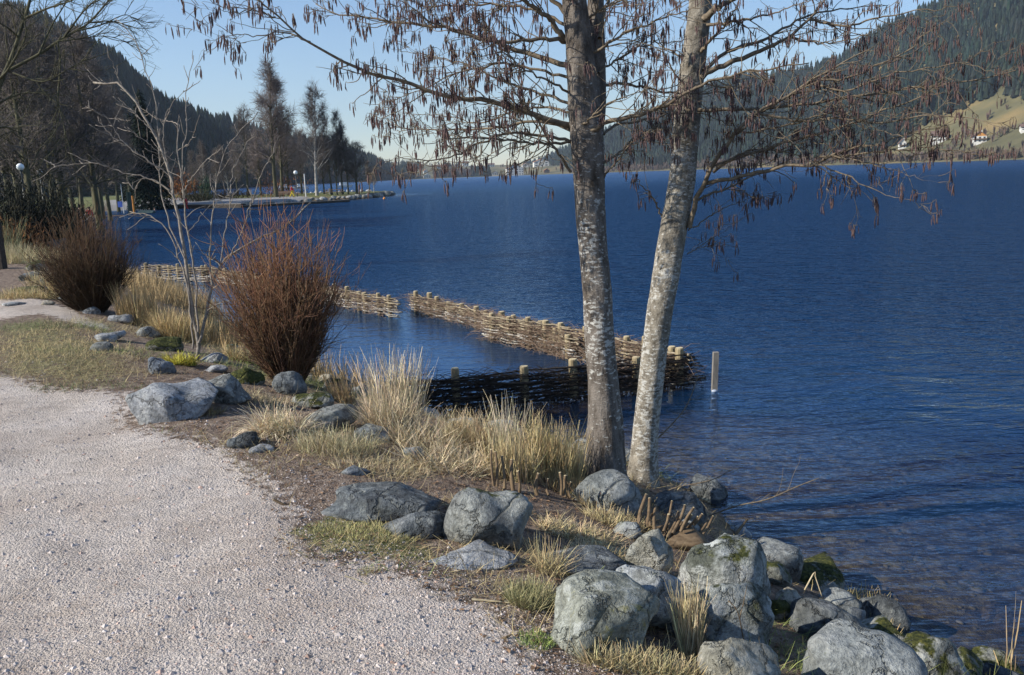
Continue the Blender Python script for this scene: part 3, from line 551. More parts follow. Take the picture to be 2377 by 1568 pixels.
# ------------------------------------------------------------------ alders
VIEW = RC@np.array([0,0,-1.])
def stem_tube(pts, widths, dep, n=40, k=16, off=(0,0,0), rough=.0, seed=1):
    """pts: pixels; dep: list of view depths"""
    Q = np.array([Pd(px,py,d) for (px,py),d in zip(pts,dep)]); pth = smooth_path(Q,n)
    s = np.concatenate([[0],np.cumsum(np.linalg.norm(np.diff(Q,axis=0),axis=1))]); wd = np.interp(np.linspace(0,s[-1],n),s,np.array(widths)*np.array(dep)/F/2); return pth, wd
def branches_of(tree, specs, trunk_fn, mats, r0, rnd, nsh=13, catk=True, Lsh=(.14,.52), parts=300):
    """each limb its own part; shoots and twigs joined to it; catkins hung from the tips"""
    tips = []; hang = []
    for pts,dp,wd in specs:
        n = 26; Q = np.array([Pd(px,py,d) for (px,py),d in zip(pts,np.interp(np.linspace(0,1,len(pts)),[0,1],dp))])
        pth = smooth_path(Q,n); L = np.linalg.norm(np.diff(pth,axis=0),axis=1).sum(); jag = rnd.normal(0,.006,(n,3)); jag[0] = 0; pth = pth+jag
        rd = (np.linspace(1,.22,n)**1.15)*wd*.88*dp[0]/F/2; mb = MB(); tubes(pth[None],rd[None],8,mb=mb)
        ns = max(3,int(nsh*L/1.0)); p0,d0,idx,t = spawn(pth[None],np.array([ns]),.12,1.,(.5,1.05),rnd,.25)
        LL = rnd.uniform(*Lsh,ns)*(1-.45*t)*min(1,L/.9+.35); sh = curves(p0,d0,LL,9,.17,.012,rnd); rs = np.linspace(1,.45,9)[None]*np.minimum(rd[(t*(n-1)).astype(int)]*.55,.0046)[:,None]
        tubes(sh,rs,5,mb=mb)
        tw_n = max(2,int(ns*2.3)); p1,d1,i1,t1 = spawn(sh,tw_n,.25,1.,(.4,1.1),rnd); l1 = rnd.uniform(.04,.16,tw_n); tw = curves(p1,d1,l1,5,.25,.01,rnd)
        tubes(tw,np.linspace(1,.6,5)[None]*np.full((tw_n,1),.0021),4,mb=mb)
        tips.append(sh[:,-1]); tips.append(tw[:,-1]); tips.append(pth[-1:]);
        o = pth[0]; ob('branch',mb.mesh('branch',[M[mats]],True,off=tree.location[:]),tree)
    T_ = np.concatenate(tips); T_ = T_[T_[:,2]>.4]; 
    if not catk: return
    keep = rnd.random(len(T_))<.62; T_ = T_[keep]; K = rnd.integers(2,6,len(T_)); base = np.repeat(T_,K,0); n = len(base)
    a = rnd.uniform(0,6.28,n); e = rnd.uniform(.008,.03,n); top = base+np.stack([np.cos(a)*e,np.sin(a)*e,-rnd.uniform(-.004,.02,n)],1)
    mid = base+np.stack([np.cos(a)*e*.6,np.sin(a)*e*.6,rnd.uniform(.004,.012,n)],1)
    mb = MB(); tubes(np.stack([base,mid,top],1),np.full((n,3),.0013),3,mb=mb); ob('catkin_stalks',mb.mesh('catkin_stalks',[M['twig']],True,off=tree.location[:]),tree)['kind']='stuff'
    Ls = rnd.uniform(.036,.076,n); tilt = rnd.normal(0,.10,(n,2)); dist = np.linalg.norm(top-CAM,axis=1)
    order = np.argsort(dist-Ls*20)
    vis = []
    VV = []; 
    for i in order[:parts]:
        o = ob('catkin',CK[rnd.integers(0,len(CK))],tree,Vector(top[i])-tree.location); sc = Ls[i]/.07; o.scale = (sc*1.05,sc*1.05,sc); o.rotation_euler = (tilt[i,0],tilt[i,1],rnd.uniform(0,6))
    rest = order[parts:]; V0,Q0,T0 = CKV; 
    if len(rest):
        m = len(rest); sc = (Ls[rest]/.07)[:,None,None]; V = V0[None]*sc; V[:,:,0] += V[:,:,2]*tilt[rest,0:1]; V[:,:,1] += V[:,:,2]*tilt[rest,1:2]; V = V+top[rest][:,None,:]
        off = (np.arange(m)*len(V0))[:,None,None]; 
        me = mk_mesh('catkins',V.reshape(-1,3)-np.array(tree.location[:]),(Q0[None]+off).reshape(-1,4),(T0[None]+off).reshape(-1,3),[M['catkin']],True); o = ob('catkins',me,tree); o['kind']='stuff'
def catkin_mesh(seed):
    r = np.random.default_rng(seed); n = 6; z = np.linspace(0,-.07,n); R0 = .0044*np.array([.35,.95,1.02,1,.8,.25]); p = np.zeros((n,3)); p[:,2] = z; p[:,0] = np.cumsum(r.normal(0,.0006,n)); p[:,1] = np.cumsum(r.normal(0,.0006,n))
    R0 = R0*(1+.13*(np.arange(n)%2)); mb = MB(); tubes(p[None],R0[None],4,mb=mb); return mb
CK = [catkin_mesh(i).mesh('catkin',[M['catkin']],True) for i in range(4)]
_c = catkin_mesh(9); CKV = (np.concatenate(_c.V),np.concatenate(_c.Q),np.concatenate(_c.T))
def trunk_obj(tree, pth, wd, mat, seed, k=28, flare=None):
    r = np.random.default_rng(seed); n = len(pth); mb = MB(); tubes(pth[None],wd[None],k,mb=mb); V = mb.V[0].reshape(n,k,3)
    th = np.arange(k)*2*pi/k; ii = np.linspace(0,1,n)[:,None]
    b = 1+.045*np.sin(2*th[None]+7*ii)+.03*np.sin(3*th[None]-11*ii+1)+.02*np.sin(5*th[None]+23*ii)+r.normal(0,.012,(n,k))
    b = b+ .035*np.sin(ii*31+2*np.sin(th[None]))*(ii>.3)
    if flare is not None: b = b+flare*np.exp(-ii*16)*(1+.5*np.sin(4*th[None]+1))
    mb.V[0] = (pth[:,None]+(V-pth[:,None])*b[:,:,None]).reshape(-1,3)
    return ob('trunk',mb.mesh('trunk',[M[mat]],True,off=tree.location[:]),tree)
bL = G(1402,1128); dL = (bL-CAM)@VIEW; bR = G(1500,1122); dR = (bR-CAM)@VIEW
alL = thing('alder_tree',bL,'thicker left alder trunk with grey brown bark, catkins hanging over the lake','tree')
alR = thing('alder_tree',bR,'slimmer pale right alder trunk leaning right, long catkin branches to the right','tree')
tpL = [(1404,1165),(1402,1110),(1404,1000),(1400,900),(1393,800),(1388,700),(1380,600),(1372,500),(1366,400),(1362,320),(1352,200),(1342,100),(1332,0),(1322,-120),(1310,-400)]
twL = [100,88,80,72,72,70,66,70,72,74,68,60,54,50,40]; dpL = np.linspace(dL,dL-.25,len(tpL))
pl,wl = stem_tube(tpL,twL,dpL,90); trunk_obj(alL,pl,wl,'bark',3,flare=.35)
tpL2 = [(1366,420),(1376,330),(1384,240),(1384,120),(1383,0),(1390,-150),(1400,-350)]; p2,w2 = stem_tube(tpL2,[44,46,46,42,38,34,26],np.linspace(dL-.12,dL+.05,7),40)
mb = MB(); tubes(p2[None],w2[None],18,mb=mb); ob('side_trunk',mb.mesh('side_trunk',[M['bark']],True,off=bL),alL)
tpR = [(1488,1160),(1492,1100),(1498,1000),(1507,920),(1516,840),(1530,740),(1546,640),(1564,537),(1582,424),(1590,330),(1600,231),(1612,115),(1626,0),(1640,-120),(1660,-400)]
twR = [76,60,56,58,60,62,64,64,62,58,58,54,50,46,36]; dpR = np.linspace(dR,dR+.1,len(tpR))
pr,wr = stem_tube(tpR,twR,dpR,90); trunk_obj(alR,pr,wr,'bark2',5,flare=.3)
a,b_ = dL-.15,dR
BL = [([(721,98),(650,75),(600,85),(560,78),(520,85),(482,98)],(a-.55,a-.7),5),([(640,40),(590,25),(540,30),(500,20)],(a-.6,a-.8),5),
 ([(1325,292),(1276,278),(1150,240),(1046,224),(928,190),(860,173),(792,142),(721,98),(673,64),(599,0),(560,-40)],(a,a-.7),16),
 ([(1318,152),(1276,142),(1182,108),(1114,85),(1029,64),(911,51),(826,37),(775,31),(734,10)],(a,a+.6),15),
 ([(1315,98),(1276,92),(1148,95),(1046,68),(999,51),(938,0)],(a,a-.4),12),([(1312,95),(1276,44),(1216,0),(1150,-60)],(a,a-.3),18),
 ([(1328,305),(1250,281),(1148,298),(1060,302),(979,302),(928,298),(901,278)],(a,a+.8),9),
 ([(1325,330),(1276,318),(1182,308),(1097,342),(1046,366),(979,372),(920,366)],(a,a-.5),9),
 ([(1325,400),(1300,362),(1274,328),(1232,262),(1192,210),(1134,136),(1114,102)],(a,a-.5),8),
 ([(1320,240),(1250,215),(1170,190),(1080,150),(1000,130),(930,120)],(a,a+.5),8),
 ([(1318,180),(1240,160),(1150,150),(1050,175),(960,215),(880,240)],(a,a+.3),8),
 ([(1328,330),(1240,335),(1150,322),(1060,320),(980,340)],(a,a-.9),8),
 ([(1316,60),(1230,20),(1130,10),(1010,15),(900,-10)],(a,a+.3),9),([(1310,30),(1230,-40),(1100,-60),(960,-50),(840,-40)],(a,a-.2),12),
 ([(1325,262),(1260,250),(1190,262),(1110,285),(1030,270),(960,265)],(a,a+1.0),7),
 ([(1351,322),(1382,297),(1425,281),(1498,262),(1575,227),(1633,193),(1720,170),(1800,158),(1880,146)],(a-.05,a-.5),14),
 ([(1401,312),(1440,289),(1517,275),(1575,262),(1640,268),(1710,300)],(a+.1,a+.7),8),([(1397,385),(1440,354),(1498,312),(1560,270),(1610,250)],(a,a+.4),7),
 ([(1397,416),(1424,385),(1471,328),(1510,302)],(a,a-.3),6),([(1355,139),(1394,112),(1459,73),(1517,50),(1575,31),(1650,10)],(a,a-.5),9),
 ([(1392,90),(1400,40),(1412,5),(1440,-60)],(a,a+.1),12),([(1385,200),(1440,196),(1478,200),(1575,219),(1660,215),(1740,225)],(a+.05,a+.6),9),
 ([(1390,170),(1430,140),(1490,110),(1550,100),(1620,90)],(a,a+.6),7),([(1345,60),(1400,20),(1480,-10),(1560,-20)],(a,a-.4),8),([(1330,20),(1290,-30),(1230,-70)],(a,a-.5),9),
 ([(1320,215),(1280,190),(1200,150),(1120,60),(1080,0)],(a,a-.6),7),([(1350,290),(1400,250),(1450,225),(1510,205)],(a-.1,a-.6),7)]
branches_of(alL,BL,None,'twig',0,np.random.default_rng(21),nsh=19)
BR = [([(1600,530),(1617,462),(1636,424),(1656,385),(1683,343),(1706,308),(1748,270),(1810,235),(1880,193),(1950,150),(2030,110)],(b_,b_-.6),15),
 ([(1636,427),(1690,416),(1767,400),(1825,385),(1880,385),(1930,361),(2000,341),(2047,335),(2113,308),(2197,294)],(b_-.1,b_-.9),11),
 ([(1880,388),(1907,385),(1980,415),(2050,450),(2120,465)],(b_-.5,b_-1.),5),([(1656,400),(1700,370),(1813,335),(1897,312),(1997,285),(2047,258),(2113,235),(2190,191),(2281,118)],(b_,b_-.8),9),
 ([(2040,261),(2065,225),(2090,185)],(b_-.7,b_-.8),4),([(1620,255),(1710,254),(1813,248),(1880,241),(1964,228),(2047,215),(2181,198),(2281,183),(2377,155),(2440,140)],(b_,b_-1.),10),
 ([(1748,270),(1813,235),(1880,195),(1964,181),(2040,150),(2098,124),(2148,80),(2215,33)],(b_-.3,b_-.9),8),
 ([(1629,181),(1671,154),(1748,127),(1825,89),(1880,46),(1913,7),(1950,-40)],(b_,b_-.3),16),([(1632,165),(1690,120),(1787,85),(1880,35),(1960,20),(2060,10)],(b_,b_+.6),11),
 ([(1635,45),(1660,22),(1702,0),(1780,-50)],(b_,b_-.3),20),([(1609,466),(1690,435),(1767,400),(1840,370)],(b_,b_+.3),7),([(1598,535),(1686,481),(1763,454)],(b_,b_+.4),4),
 ([(1596,590),(1650,555),(1700,500)],(b_,b_+.5),3),([(1535,504),(1517,462),(1486,427),(1455,393)],(b_,b_-.3),5),([(1628,120),(1680,60),(1720,0)],(b_,b_-.5),10),
 ([(1700,310),(1780,300),(1880,275),(1960,262),(2040,300),(2120,330)],(b_-.3,b_-1.),6),([(1660,385),(1740,352),(1820,350),(1900,335),(1980,300)],(b_-.2,b_+.2),6),
 ([(1900,365),(1990,355),(2090,350),(2180,345),(2280,360),(2340,350)],(b_-.5,b_-1.2),6),([(1760,265),(1850,280),(1950,275),(2050,285),(2150,270),(2260,275),(2330,300)],(b_-.4,b_-1.3),7),
 ([(1930,361),(2010,378),(2090,400),(2140,420)],(b_-.6,b_-1.),4),([(1880,193),(1960,210),(2060,175),(2150,160),(2240,150),(2320,175)],(b_-.4,b_-1.),6),
 ([(1880,46),(1960,60),(2050,40),(2140,25),(2230,15)],(b_-.1,b_-.6),7),([(1640,60),(1720,50),(1800,30),(1880,0)],(b_,b_-.5),9),([(1830,88),(1900,100),(1980,90),(2060,60)],(b_-.1,b_-.4),6),
 ([(1618,150),(1560,120),(1510,90),(1470,30)],(b_,b_+.3),6),([(1605,220),(1560,160),(1530,100),(1500,20)],(b_,b_-.3),6)]
branches_of(alR,BR,None,'twig',0,np.random.default_rng(22),nsh=13)
# ------------------------------------------------------------------ sapling
def bush_thing(px, py): return G(px,py)
sb = G(456,836); ds = (sb-CAM)@VIEW; sap = thing('sapling',sb,'pale grey leafless sapling with several thin stems growing among the bank stones','sapling')
SAP = [([(459,838),(459,781),(447,736),(435,631),(426,571),(414,496),(404,458),(391,394),(367,327),(334,271),(307,230),(281,200),(264,190),(249,192),(234,200),(217,192)],16),
 ([(281,200),(268,165),(257,135)],3),([(447,810),(444,736),(432,646),(414,595),(396,547),(357,505),(300,492)],8),([(460,800),(468,775),(480,721),(492,664),(510,616),(555,580),(604,553),(660,528),(720,470)],12),
 ([(460,770),(459,736),(453,646),(447,604),(435,535),(429,490),(422,427),(414,350),(416,290)],9),([(424,430),(424,354),(434,284),(431,217),(441,167),(449,129)],5),
 ([(492,664),(489,631),(489,541),(492,500),(501,434),(518,361),(551,311),(585,277),(600,262)],7),([(510,610),(518,560),(528,511),(541,401),(568,344),(598,297)],5),([(534,597),(564,532),(590,450),(604,414),(635,352)],5),
 ([(430,600),(400,540),(378,470),(371,401),(367,301),(354,214),(324,120),(294,67),(270,43)],6),([(408,465),(377,431),(334,414),(310,440),(300,425),(283,425)],5),
 ([(404,450),(394,407),(344,374),(314,354),(287,331),(260,317),(240,294),(227,274)],6),([(344,374),(287,331),(260,290),(240,270),(200,247)],4),([(245,274),(275,278),(304,282)],3),
 ([(395,440),(340,412),(300,404),(260,394),(230,381),(174,381),(130,389),(110,401)],5),([(424,457),(437,424),(461,394),(481,371),(511,347)],5),([(492,670),(522,655),(570,652),(640,648)],5),
 ([(391,394),(384,350),(378,327),(384,267),(400,240),(431,210)],4),([(416,290),(400,283),(364,277),(324,247)],4),([(435,540),(470,500),(500,470),(540,450)],3),([(367,327),(340,290),(320,270),(274,225)],3),
 ([(414,350),(440,330),(455,300)],3),([(414,380),(380,360),(340,330),(290,295)],4),([(510,616),(480,590),(500,560)],3),([(480,721),(520,700),(600,690),(660,640)],4),([(130,389),(122,382),(117,377)],3)]
rs_ = np.random.default_rng(5)
for pts,wd in SAP:
    n = 24; dd = ds+rs_.uniform(-.4,.4); Q = np.array([Pd(px,py,d) for (px,py),d in zip(pts,np.linspace(ds,dd,len(pts)))]); pth = smooth_path(Q,n)+rs_.normal(0,.006,(n,3)); L = np.linalg.norm(np.diff(pth,axis=0),axis=1).sum()
    rd = np.linspace(1,.45,n)*wd*ds/F/2*.62; mb = MB(); tubes(pth[None],rd[None],8,mb=mb)
    k = int(L*5)+2; p0,d0,i0,t0 = spawn(pth[None],np.array([k]),.3,1.,(.5,1.0),rs_); tw = curves(p0,d0,rs_.uniform(.05,.28,k),6,.16,.05,rs_); tubes(tw,np.linspace(1,.6,6)[None]*np.full((k,1),.0045),4,mb=mb)
    ob('stem',mb.mesh('stem',[M['sapling']],True,off=sb),sap)
# ------------------------------------------------------------------ willow bushes
def willow(px, py, top_y, half_w, label, mat, seed, nst=750, dark=1., hot=(1.50,1.12,.84)):
    r = np.random.default_rng(seed); b = G(px,py); dep = (b-CAM)@VIEW; Hh = (py-top_y)*dep/F; Wd = half_w*dep/F
    t = thing('willow_bush',b,label,'bush'); a = r.uniform(0,6.28,nst); q = r.uniform(0,1,nst)**.55
    p0 = np.stack([np.cos(a)*q*.20*Wd,np.sin(a)*q*.20*Wd,np.zeros(nst)-.05],1); L = Hh*r.uniform(.42,1.03,nst)*(1-.36*q**2)
    d0 = np.stack([np.cos(a)*q*Wd/Hh*1.45,np.sin(a)*q*Wd/Hh*1.45,np.ones(nst)],1); st = curves(p0,d0,L,9,.075,.03,r)
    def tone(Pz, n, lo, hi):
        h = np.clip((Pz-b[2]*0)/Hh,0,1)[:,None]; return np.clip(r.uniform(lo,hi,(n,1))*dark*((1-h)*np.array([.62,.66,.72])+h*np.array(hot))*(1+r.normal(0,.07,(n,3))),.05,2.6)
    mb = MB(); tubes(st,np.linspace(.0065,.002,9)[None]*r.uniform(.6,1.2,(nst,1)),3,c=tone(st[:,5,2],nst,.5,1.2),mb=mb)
    ob('stems',mb.mesh('stems',[M[mat]],True,usecol=True),t)['kind']='stuff'
    m_ = nst*6; p1,d1,i1,t1 = spawn(st,m_,.15,1.,(.2,1.1),r); tw = curves(p1,d1,r.uniform(.05,.26,m_)*Hh/1.6,5,.13,.07,r)
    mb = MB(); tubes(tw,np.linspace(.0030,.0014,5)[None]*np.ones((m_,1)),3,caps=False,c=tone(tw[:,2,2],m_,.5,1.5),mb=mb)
    ob('twigs',mb.mesh('twigs',[M[mat]],True,usecol=True),t)['kind']='stuff'; return t
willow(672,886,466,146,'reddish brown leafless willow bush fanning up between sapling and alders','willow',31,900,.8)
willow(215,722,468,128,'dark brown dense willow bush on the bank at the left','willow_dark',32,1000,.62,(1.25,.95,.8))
# ------------------------------------------------------------------ wattle fences in the water
def wattle(A_, B_, label, seed, H=.40, layers=12, sp=.46, mats=('rod','rod_pale'), brush=120, posts=None, side=1, bend=0., ice=False, wid=.10, extra=0., bmat='brush'):
    r = np.random.default_rng(seed); A_ = np.array([*A_[:2],ZW]); B_ = np.array([*B_[:2],ZW]); L = np.linalg.norm(B_-A_); u = (B_-A_)/L; nn = np.array([-u[1],u[0],0])
    t = thing('wattle_fence',A_,label,'fence','woven willow wave breakers in the lake'); 
    def at(s,o=0.): return A_+u*s+nn*(o+bend*np.sin(pi*np.clip(s/L,0,1)))
    k = int(L/sp); ps = np.linspace(.12,L-.12,k+1); ps[1:-1] += r.uniform(-.09,.09,k-1)
    for s_ in ps:
        z0 = -.55; z1 = H+r.uniform(.0,.10); p = at(s_)+np.array([0,0,0]); mb = MB(); lean = r.normal(0,.012,2); R0 = r.uniform(.042,.054)
        pts = np.array([p+np.array([0,0,z0]),p+np.array([lean[0],lean[1],z1-.012]),p+np.array([lean[0],lean[1],z1])]); tubes(pts[None],np.array([[R0,R0,R0*.9]]),12,mb=mb)
        o = ob('post',mb.mesh('post',[M['post']],False,off=A_),t); 
        mb = MB(); q = pts[-1]+np.array([0,0,.002]); tubes(np.array([[q,q+np.array([0,0,.003])]]),np.array([[R0*.88,R0*.86]]),12,mb=mb); ob('cut_face',mb.mesh('cut_face',[M['cut']],False,off=A_),o)
    layers = int(layers*1.3)
    for l in range(layers):
        z = .02+(H-.03)*l/(layers-1); s0 = -r.uniform(.0,.18)
        while s0 < L-.25:
            ln = r.uniform(1.1,2.0); s1 = min(s0+ln,L+r.uniform(.02,.25)); n = max(8,int((s1-s0)*11)); s_ = np.linspace(s0,s1,n)
            ph = pi*(s_-.12)/( (L-.24)/k )+pi*(l%2); off = np.cos(ph)*.052; ends = np.minimum(1,np.minimum(s_-s0,s1-s_)/.2+.35)
            o_ = off+r.normal(0,.006); zz = z+np.cumsum(r.normal(0,.004,n)); pts = np.array([at(a,b) for a,b in zip(s_,o_)]); pts[:,2] = ZW+zz
            R0 = r.uniform(.013,.019); rd = np.linspace(R0,R0*.55,n) if r.random()<.5 else np.linspace(R0*.55,R0,n)
            mb = MB(); tubes(pts[None],rd[None],5,mb=mb); ob('rod',mb.mesh('rod',[M[mats[1] if (l<layers*.42 and len(mats)>1) else mats[0]]],True,off=A_),t)
            s0 = s1-r.uniform(.1,.3)
    if brush:
        nb = int(brush*L); s_ = r.uniform(0,L,nb); zz = r.uniform(.0,H*.98,nb); wid = np.where(zz<.16,wid*1.8,wid); p0 = np.array([at(a,r.uniform(-1,1)*b_) for a,b_ in zip(s_,wid)]); p0[:,2] = ZW+zz
        d0 = u[None]*r.choice([-1,1],nb)[:,None]+r.normal(0,.28,(nb,3)); d0[:,2] *= .6; tw = curves(p0,d0,r.uniform(.12,.5,nb),4,.2,-.02,r); tw[:,:,2] = np.clip(tw[:,:,2],ZW-.02,ZW+H+.06); mb = MB(); tubes(tw,np.linspace(.0045,.0018,4)[None]*np.ones((nb,1)),3,caps=False,mb=mb)
        ob('brushwood',mb.mesh('brushwood',[M[bmat]],True,off=A_),t)['kind']='stuff'
    if ice:
        ni = int(L*26); V0,T0 = ico(1); s_ = r.uniform(0,L,ni); c0 = np.array([at(a,-side*r.uniform(.05,.15)) for a in s_]); c0[:,2] = ZW+r.uniform(.0,.035,ni); sc = np.stack([r.uniform(.004,.013,ni),r.uniform(.004,.013,ni),r.uniform(.01,.028,ni)],1)
        V = (V0[None]*sc[:,None]+c0[:,None]).reshape(-1,3)-A_; T_ = (T0[None]+(np.arange(ni)*len(V0))[:,None,None]).reshape(-1,3); o = ob('ice_fringe',mk_mesh('ice_fringe',V,None,T_,[M['ice']]),t); o['kind']='stuff'
    return t
W = lambda px,py: P(px,py,ZW)
wattle(W(960,722),W(1330,835),'far middle woven willow fence ending at the gap in the barrier',51,.33,12,bend=.16,brush=420)
wattle(W(1132,788),W(1575,893),'middle woven willow fence with tan rods running behind the alder trunks',52,.42,14,bend=.12,brush=480)
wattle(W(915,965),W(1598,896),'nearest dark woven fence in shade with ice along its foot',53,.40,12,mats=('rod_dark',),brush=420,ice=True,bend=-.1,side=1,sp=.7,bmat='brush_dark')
wattle(W(478,652),W(915,738),'woven willow fence running behind the red willow bush to the gap',54,.38,12,bend=.1,brush=260)
wattle(W(335,648),W(480,655),'short far left woven fence between the dark bush and the sapling',55,.42,10,brush=120,ice=False)
# lone stake
p = W(1655,908); t = thing('stake',p,'single square grey stake standing alone in open water','stake'); mb = MB(); dst = (p-CAM)@VIEW; hh = 92*dst/F
mb.box((-.032,-.032,-.5),(.032,.032,hh)); V = mb.V[0]; V[4:,0] += .03; ob('shaft',mb.mesh('shaft',[M['stake']]),t)
mb = MB(); V0,T0 = ico(2); mb.add(V0*np.array([.038,.03,.022])+np.array([.01,-.03,.005]),None,T0); o = ob('ice_collar',mb.mesh('ice_collar',[M['ice']],True),t)
# ------------------------------------------------------------------ grass and reeds
def blades(p0, d0, L, wd, seg=3, wig=.08, trop=-.02, c=None, r=rng):
    st = curves(p0,d0,L,seg+1,wig,trop,r); N,n,_ = st.shape; a = r.uniform(0,6.28,N); s_ = np.stack([np.cos(a),np.sin(a),0*a],1)*np.asarray(wd)[:,None]/2
    tp = np.linspace(1,.25,n)[None,:,None]; V = np.stack([st-s_[:,None]*tp,st+s_[:,None]*tp],2).reshape(-1,3)
    i = np.arange(n-1); q = np.stack([2*i,2*i+1,2*i+3,2*i+2],-1); Q = (q[None]+(np.arange(N)*2*n)[:,None,None]).reshape(-1,4); return V,Q,np.repeat(c,2*n,0)
def on_ground(xy, dz=-.01): return np.column_stack([xy,gz(xy[:,0],xy[:,1])+dz])
def clump(px, py, rad, n, h, label, seed, lean=.2, mat='reed', wd=.005, tone=(1,1,1), dirv=(0,0), seg=4, wig=.09, trop=-.03, name='reed_clump', cat='reeds', ell=1., heads=0, group=None):
    r = np.random.default_rng(seed); b = G(px,py); dep = (b-CAM)@VIEW; R0 = rad*dep/F; Hh = h*dep/F
    a = r.uniform(0,6.28,n); q = r.uniform(0,1,n)**.5; xy = b[:2]+np.stack([np.cos(a)*q*R0,np.sin(a)*q*R0*ell],1); p0 = on_ground(xy); p0[:,2] = np.maximum(p0[:,2],ZW-.05)
    d0 = np.stack([r.normal(dirv[0],lean,n),r.normal(dirv[1],lean,n),np.ones(n)],1); d0[:,:2] += np.stack([np.cos(a)*q,np.sin(a)*q],1)*lean*.8
    c = np.clip(r.uniform(.55,1.25,(n,1))*np.array(tone)*(1+r.normal(0,.05,(n,3))),0,2.5); L = Hh*r.uniform(.35,1.05,n)
    V,Q,C = blades(p0,d0,L,r.uniform(.6,1.4,n)*wd,seg,wig,trop,c,r); t = ob(name,mk_mesh(name,V-b,Q,None,[M[mat]],False,col=C),None,b); return tag(t,label,cat,group)
clump(650,1005,58,900,95,'bleached tussock of curling pale grass spilling beside the gravel',61,.55,dirv=(-.1,-.3),tone=(1.25,1.2,1.15),wd=.007,trop=-.16,wig=.14,seg=6,name='grass_tussock',cat='grass tussock',ell=.7)
clump(920,985,58,620,190,'tallest bleached reeds in front of the dark fence end',62,.13,tone=(1.15,1.12,1.08),wd=.006,wig=.07,ell=.5,dirv=(.05,0))
clump(905,1000,50,900,110,'dense straw at the foot of the tallest reeds',63,.3,tone=(1.05,1.0,.95),wig=.14,trop=-.08,name='grass_tussock',cat='grass tussock',ell=.7)
clump(1180,1070,34,200,165,'slender reed stems leaning with dry drooping leaves, left of the yellow stand',64,.14,wd=.006,dirv=(0,0))
clump(1190,1110,60,560,110,'yellow reed stubble with cut brown stems in it',65,.12,tone=(1,.93,.72),ell=.5)
clump(1290,1115,62,1100,150,'dense yellow reed stand left of the alder trunks',66,.09,tone=(1,.92,.68),ell=.45,wd=.005)
clump(1040,1085,105,950,80,'fallen pale reeds lying in a tangle above the bluish slab',67,.9,tone=(1.1,1.05,.98),wd=.006,trop=-.1,name='fallen_reeds',ell=.5,seg=5)
clump(985,1030,90,700,95,'tangle of straw between the pale rock and the reed bed',68,.7,tone=(1.1,1.05,.98),wd=.005,trop=-.08,name='fallen_reeds',ell=.6)
clump(780,1040,90,1200,55,'short bleached grass below the long dark boulder',69,.45,tone=(.95,.95,.82),wd=.004,trop=-.06,name='grass_tussock',cat='grass tussock',ell=.7)
clump(800,935,26,260,75,'leaning brown sedge at the water edge behind the rocks',70,.15,tone=(.62,.52,.40),dirv=(-.25,0))
clump(1340,1245,95,1500,52,'mat of flattened straw below the round boulder at the trees',71,1.1,tone=(1.05,.98,.80),wd=.005,trop=-.12,name='straw_mat',cat='straw',ell=.45,seg=4)
clump(1280,1330,36,260,95,'thin curving grass stems in front of the dark hollow',72,.5,tone=(.75,.7,.55),wd=.0035,name='grass_tussock',cat='grass tussock',trop=-.03,seg=6)
clump(1232,1400,52,1300,62,'olive grass tuft at the gravel edge left of the largest boulder',73,.5,'grassb',tone=(.75,.78,.6),wd=.0035,name='grass_tussock',cat='grass tussock',trop=-.05)
clump(1600,1520,26,420,175,'upright bundle of dry stems in front of the lichened boulders',74,.07,tone=(1.05,1.0,.85),wd=.005,name='grass_tussock',cat='grass tussock',wig=.06)
clump(1500,1560,150,1500,70,'dry grass along the bottom edge in front of the boulders',75,.6,tone=(.9,.88,.7),wd=.004,name='grass_tussock',cat='grass tussock',ell=.25)
clump(1990,1410,58,420,50,'yellow grass tuft growing on the shaded water edge rock',76,.5,tone=(.95,.85,.55),wd=.004,name='grass_tussock',cat='grass tussock',trop=-.06)
clump(2340,1600,16,14,230,'few lone dry reed stems at the bottom right edge',77,.07,wd=.008,tone=(1,.9,.7),seg=6,wig=.05)
clump(2068,1480,10,40,45,'tiny tuft of yellow stems beside the sparkle of ice',78,.25,tone=(.95,.85,.6),wd=.006,name='grass_tussock',cat='grass tussock')
clump(325,752,48,900,95,'brown reed stubble right of the dark willow bush',79,.09,tone=(.85,.72,.52),ell=.6,wd=.008)
clump(420,790,55,1300,80,'golden dry grass behind the sapling',80,.22,tone=(1.0,.88,.62),wd=.007,ell=.8,wig=.15)
clump(515,800,48,1300,85,'golden dry grass right of the sapling at the water edge',81,.22,tone=(1.0,.86,.60),wd=.007,ell=.8,wig=.15)
clump(560,838,42,600,42,'straw on the bank between the sapling and the red willow',82,.5,tone=(.95,.88,.66),wd=.006,ell=.6,name='grass_tussock',cat='grass tussock')
clump(165,690,45,700,60,'pale grass blades behind the triangular stone',83,.2,tone=(1.0,.9,.68),wd=.009,ell=.8)
clump(50,610,75,900,55,'frosted pale grass on the far left bank',84,.35,tone=(1.05,1.05,.88),wd=.011,ell=.8,name='grass_tussock',cat='grass tussock')
clump(60,690,90,1200,32,'dry grass fringing the pale gravel strip on the left',85,.6,tone=(1.0,.94,.72),wd=.008,ell=.5,name='grass_tussock',cat='grass tussock')
clump(120,660,60,500,45,'dry stalks between the overgrown rocks, far left',86,.4,tone=(.95,.9,.7),wd=.008,ell=.8,name='grass_tussock',cat='grass tussock')
clump(25,600,25,160,110,'grey green shrubby stalks by the left edge post',87,.2,'grassb',tone=(.6,.65,.5),wd=.012)
clump(420,845,28,500,36,'bright yellow green moss cushion at the sapling foot',88,.7,'grassb',tone=(1.0,1.0,.25),wd=.012,name='moss_cushion',cat='moss',trop=-.1)
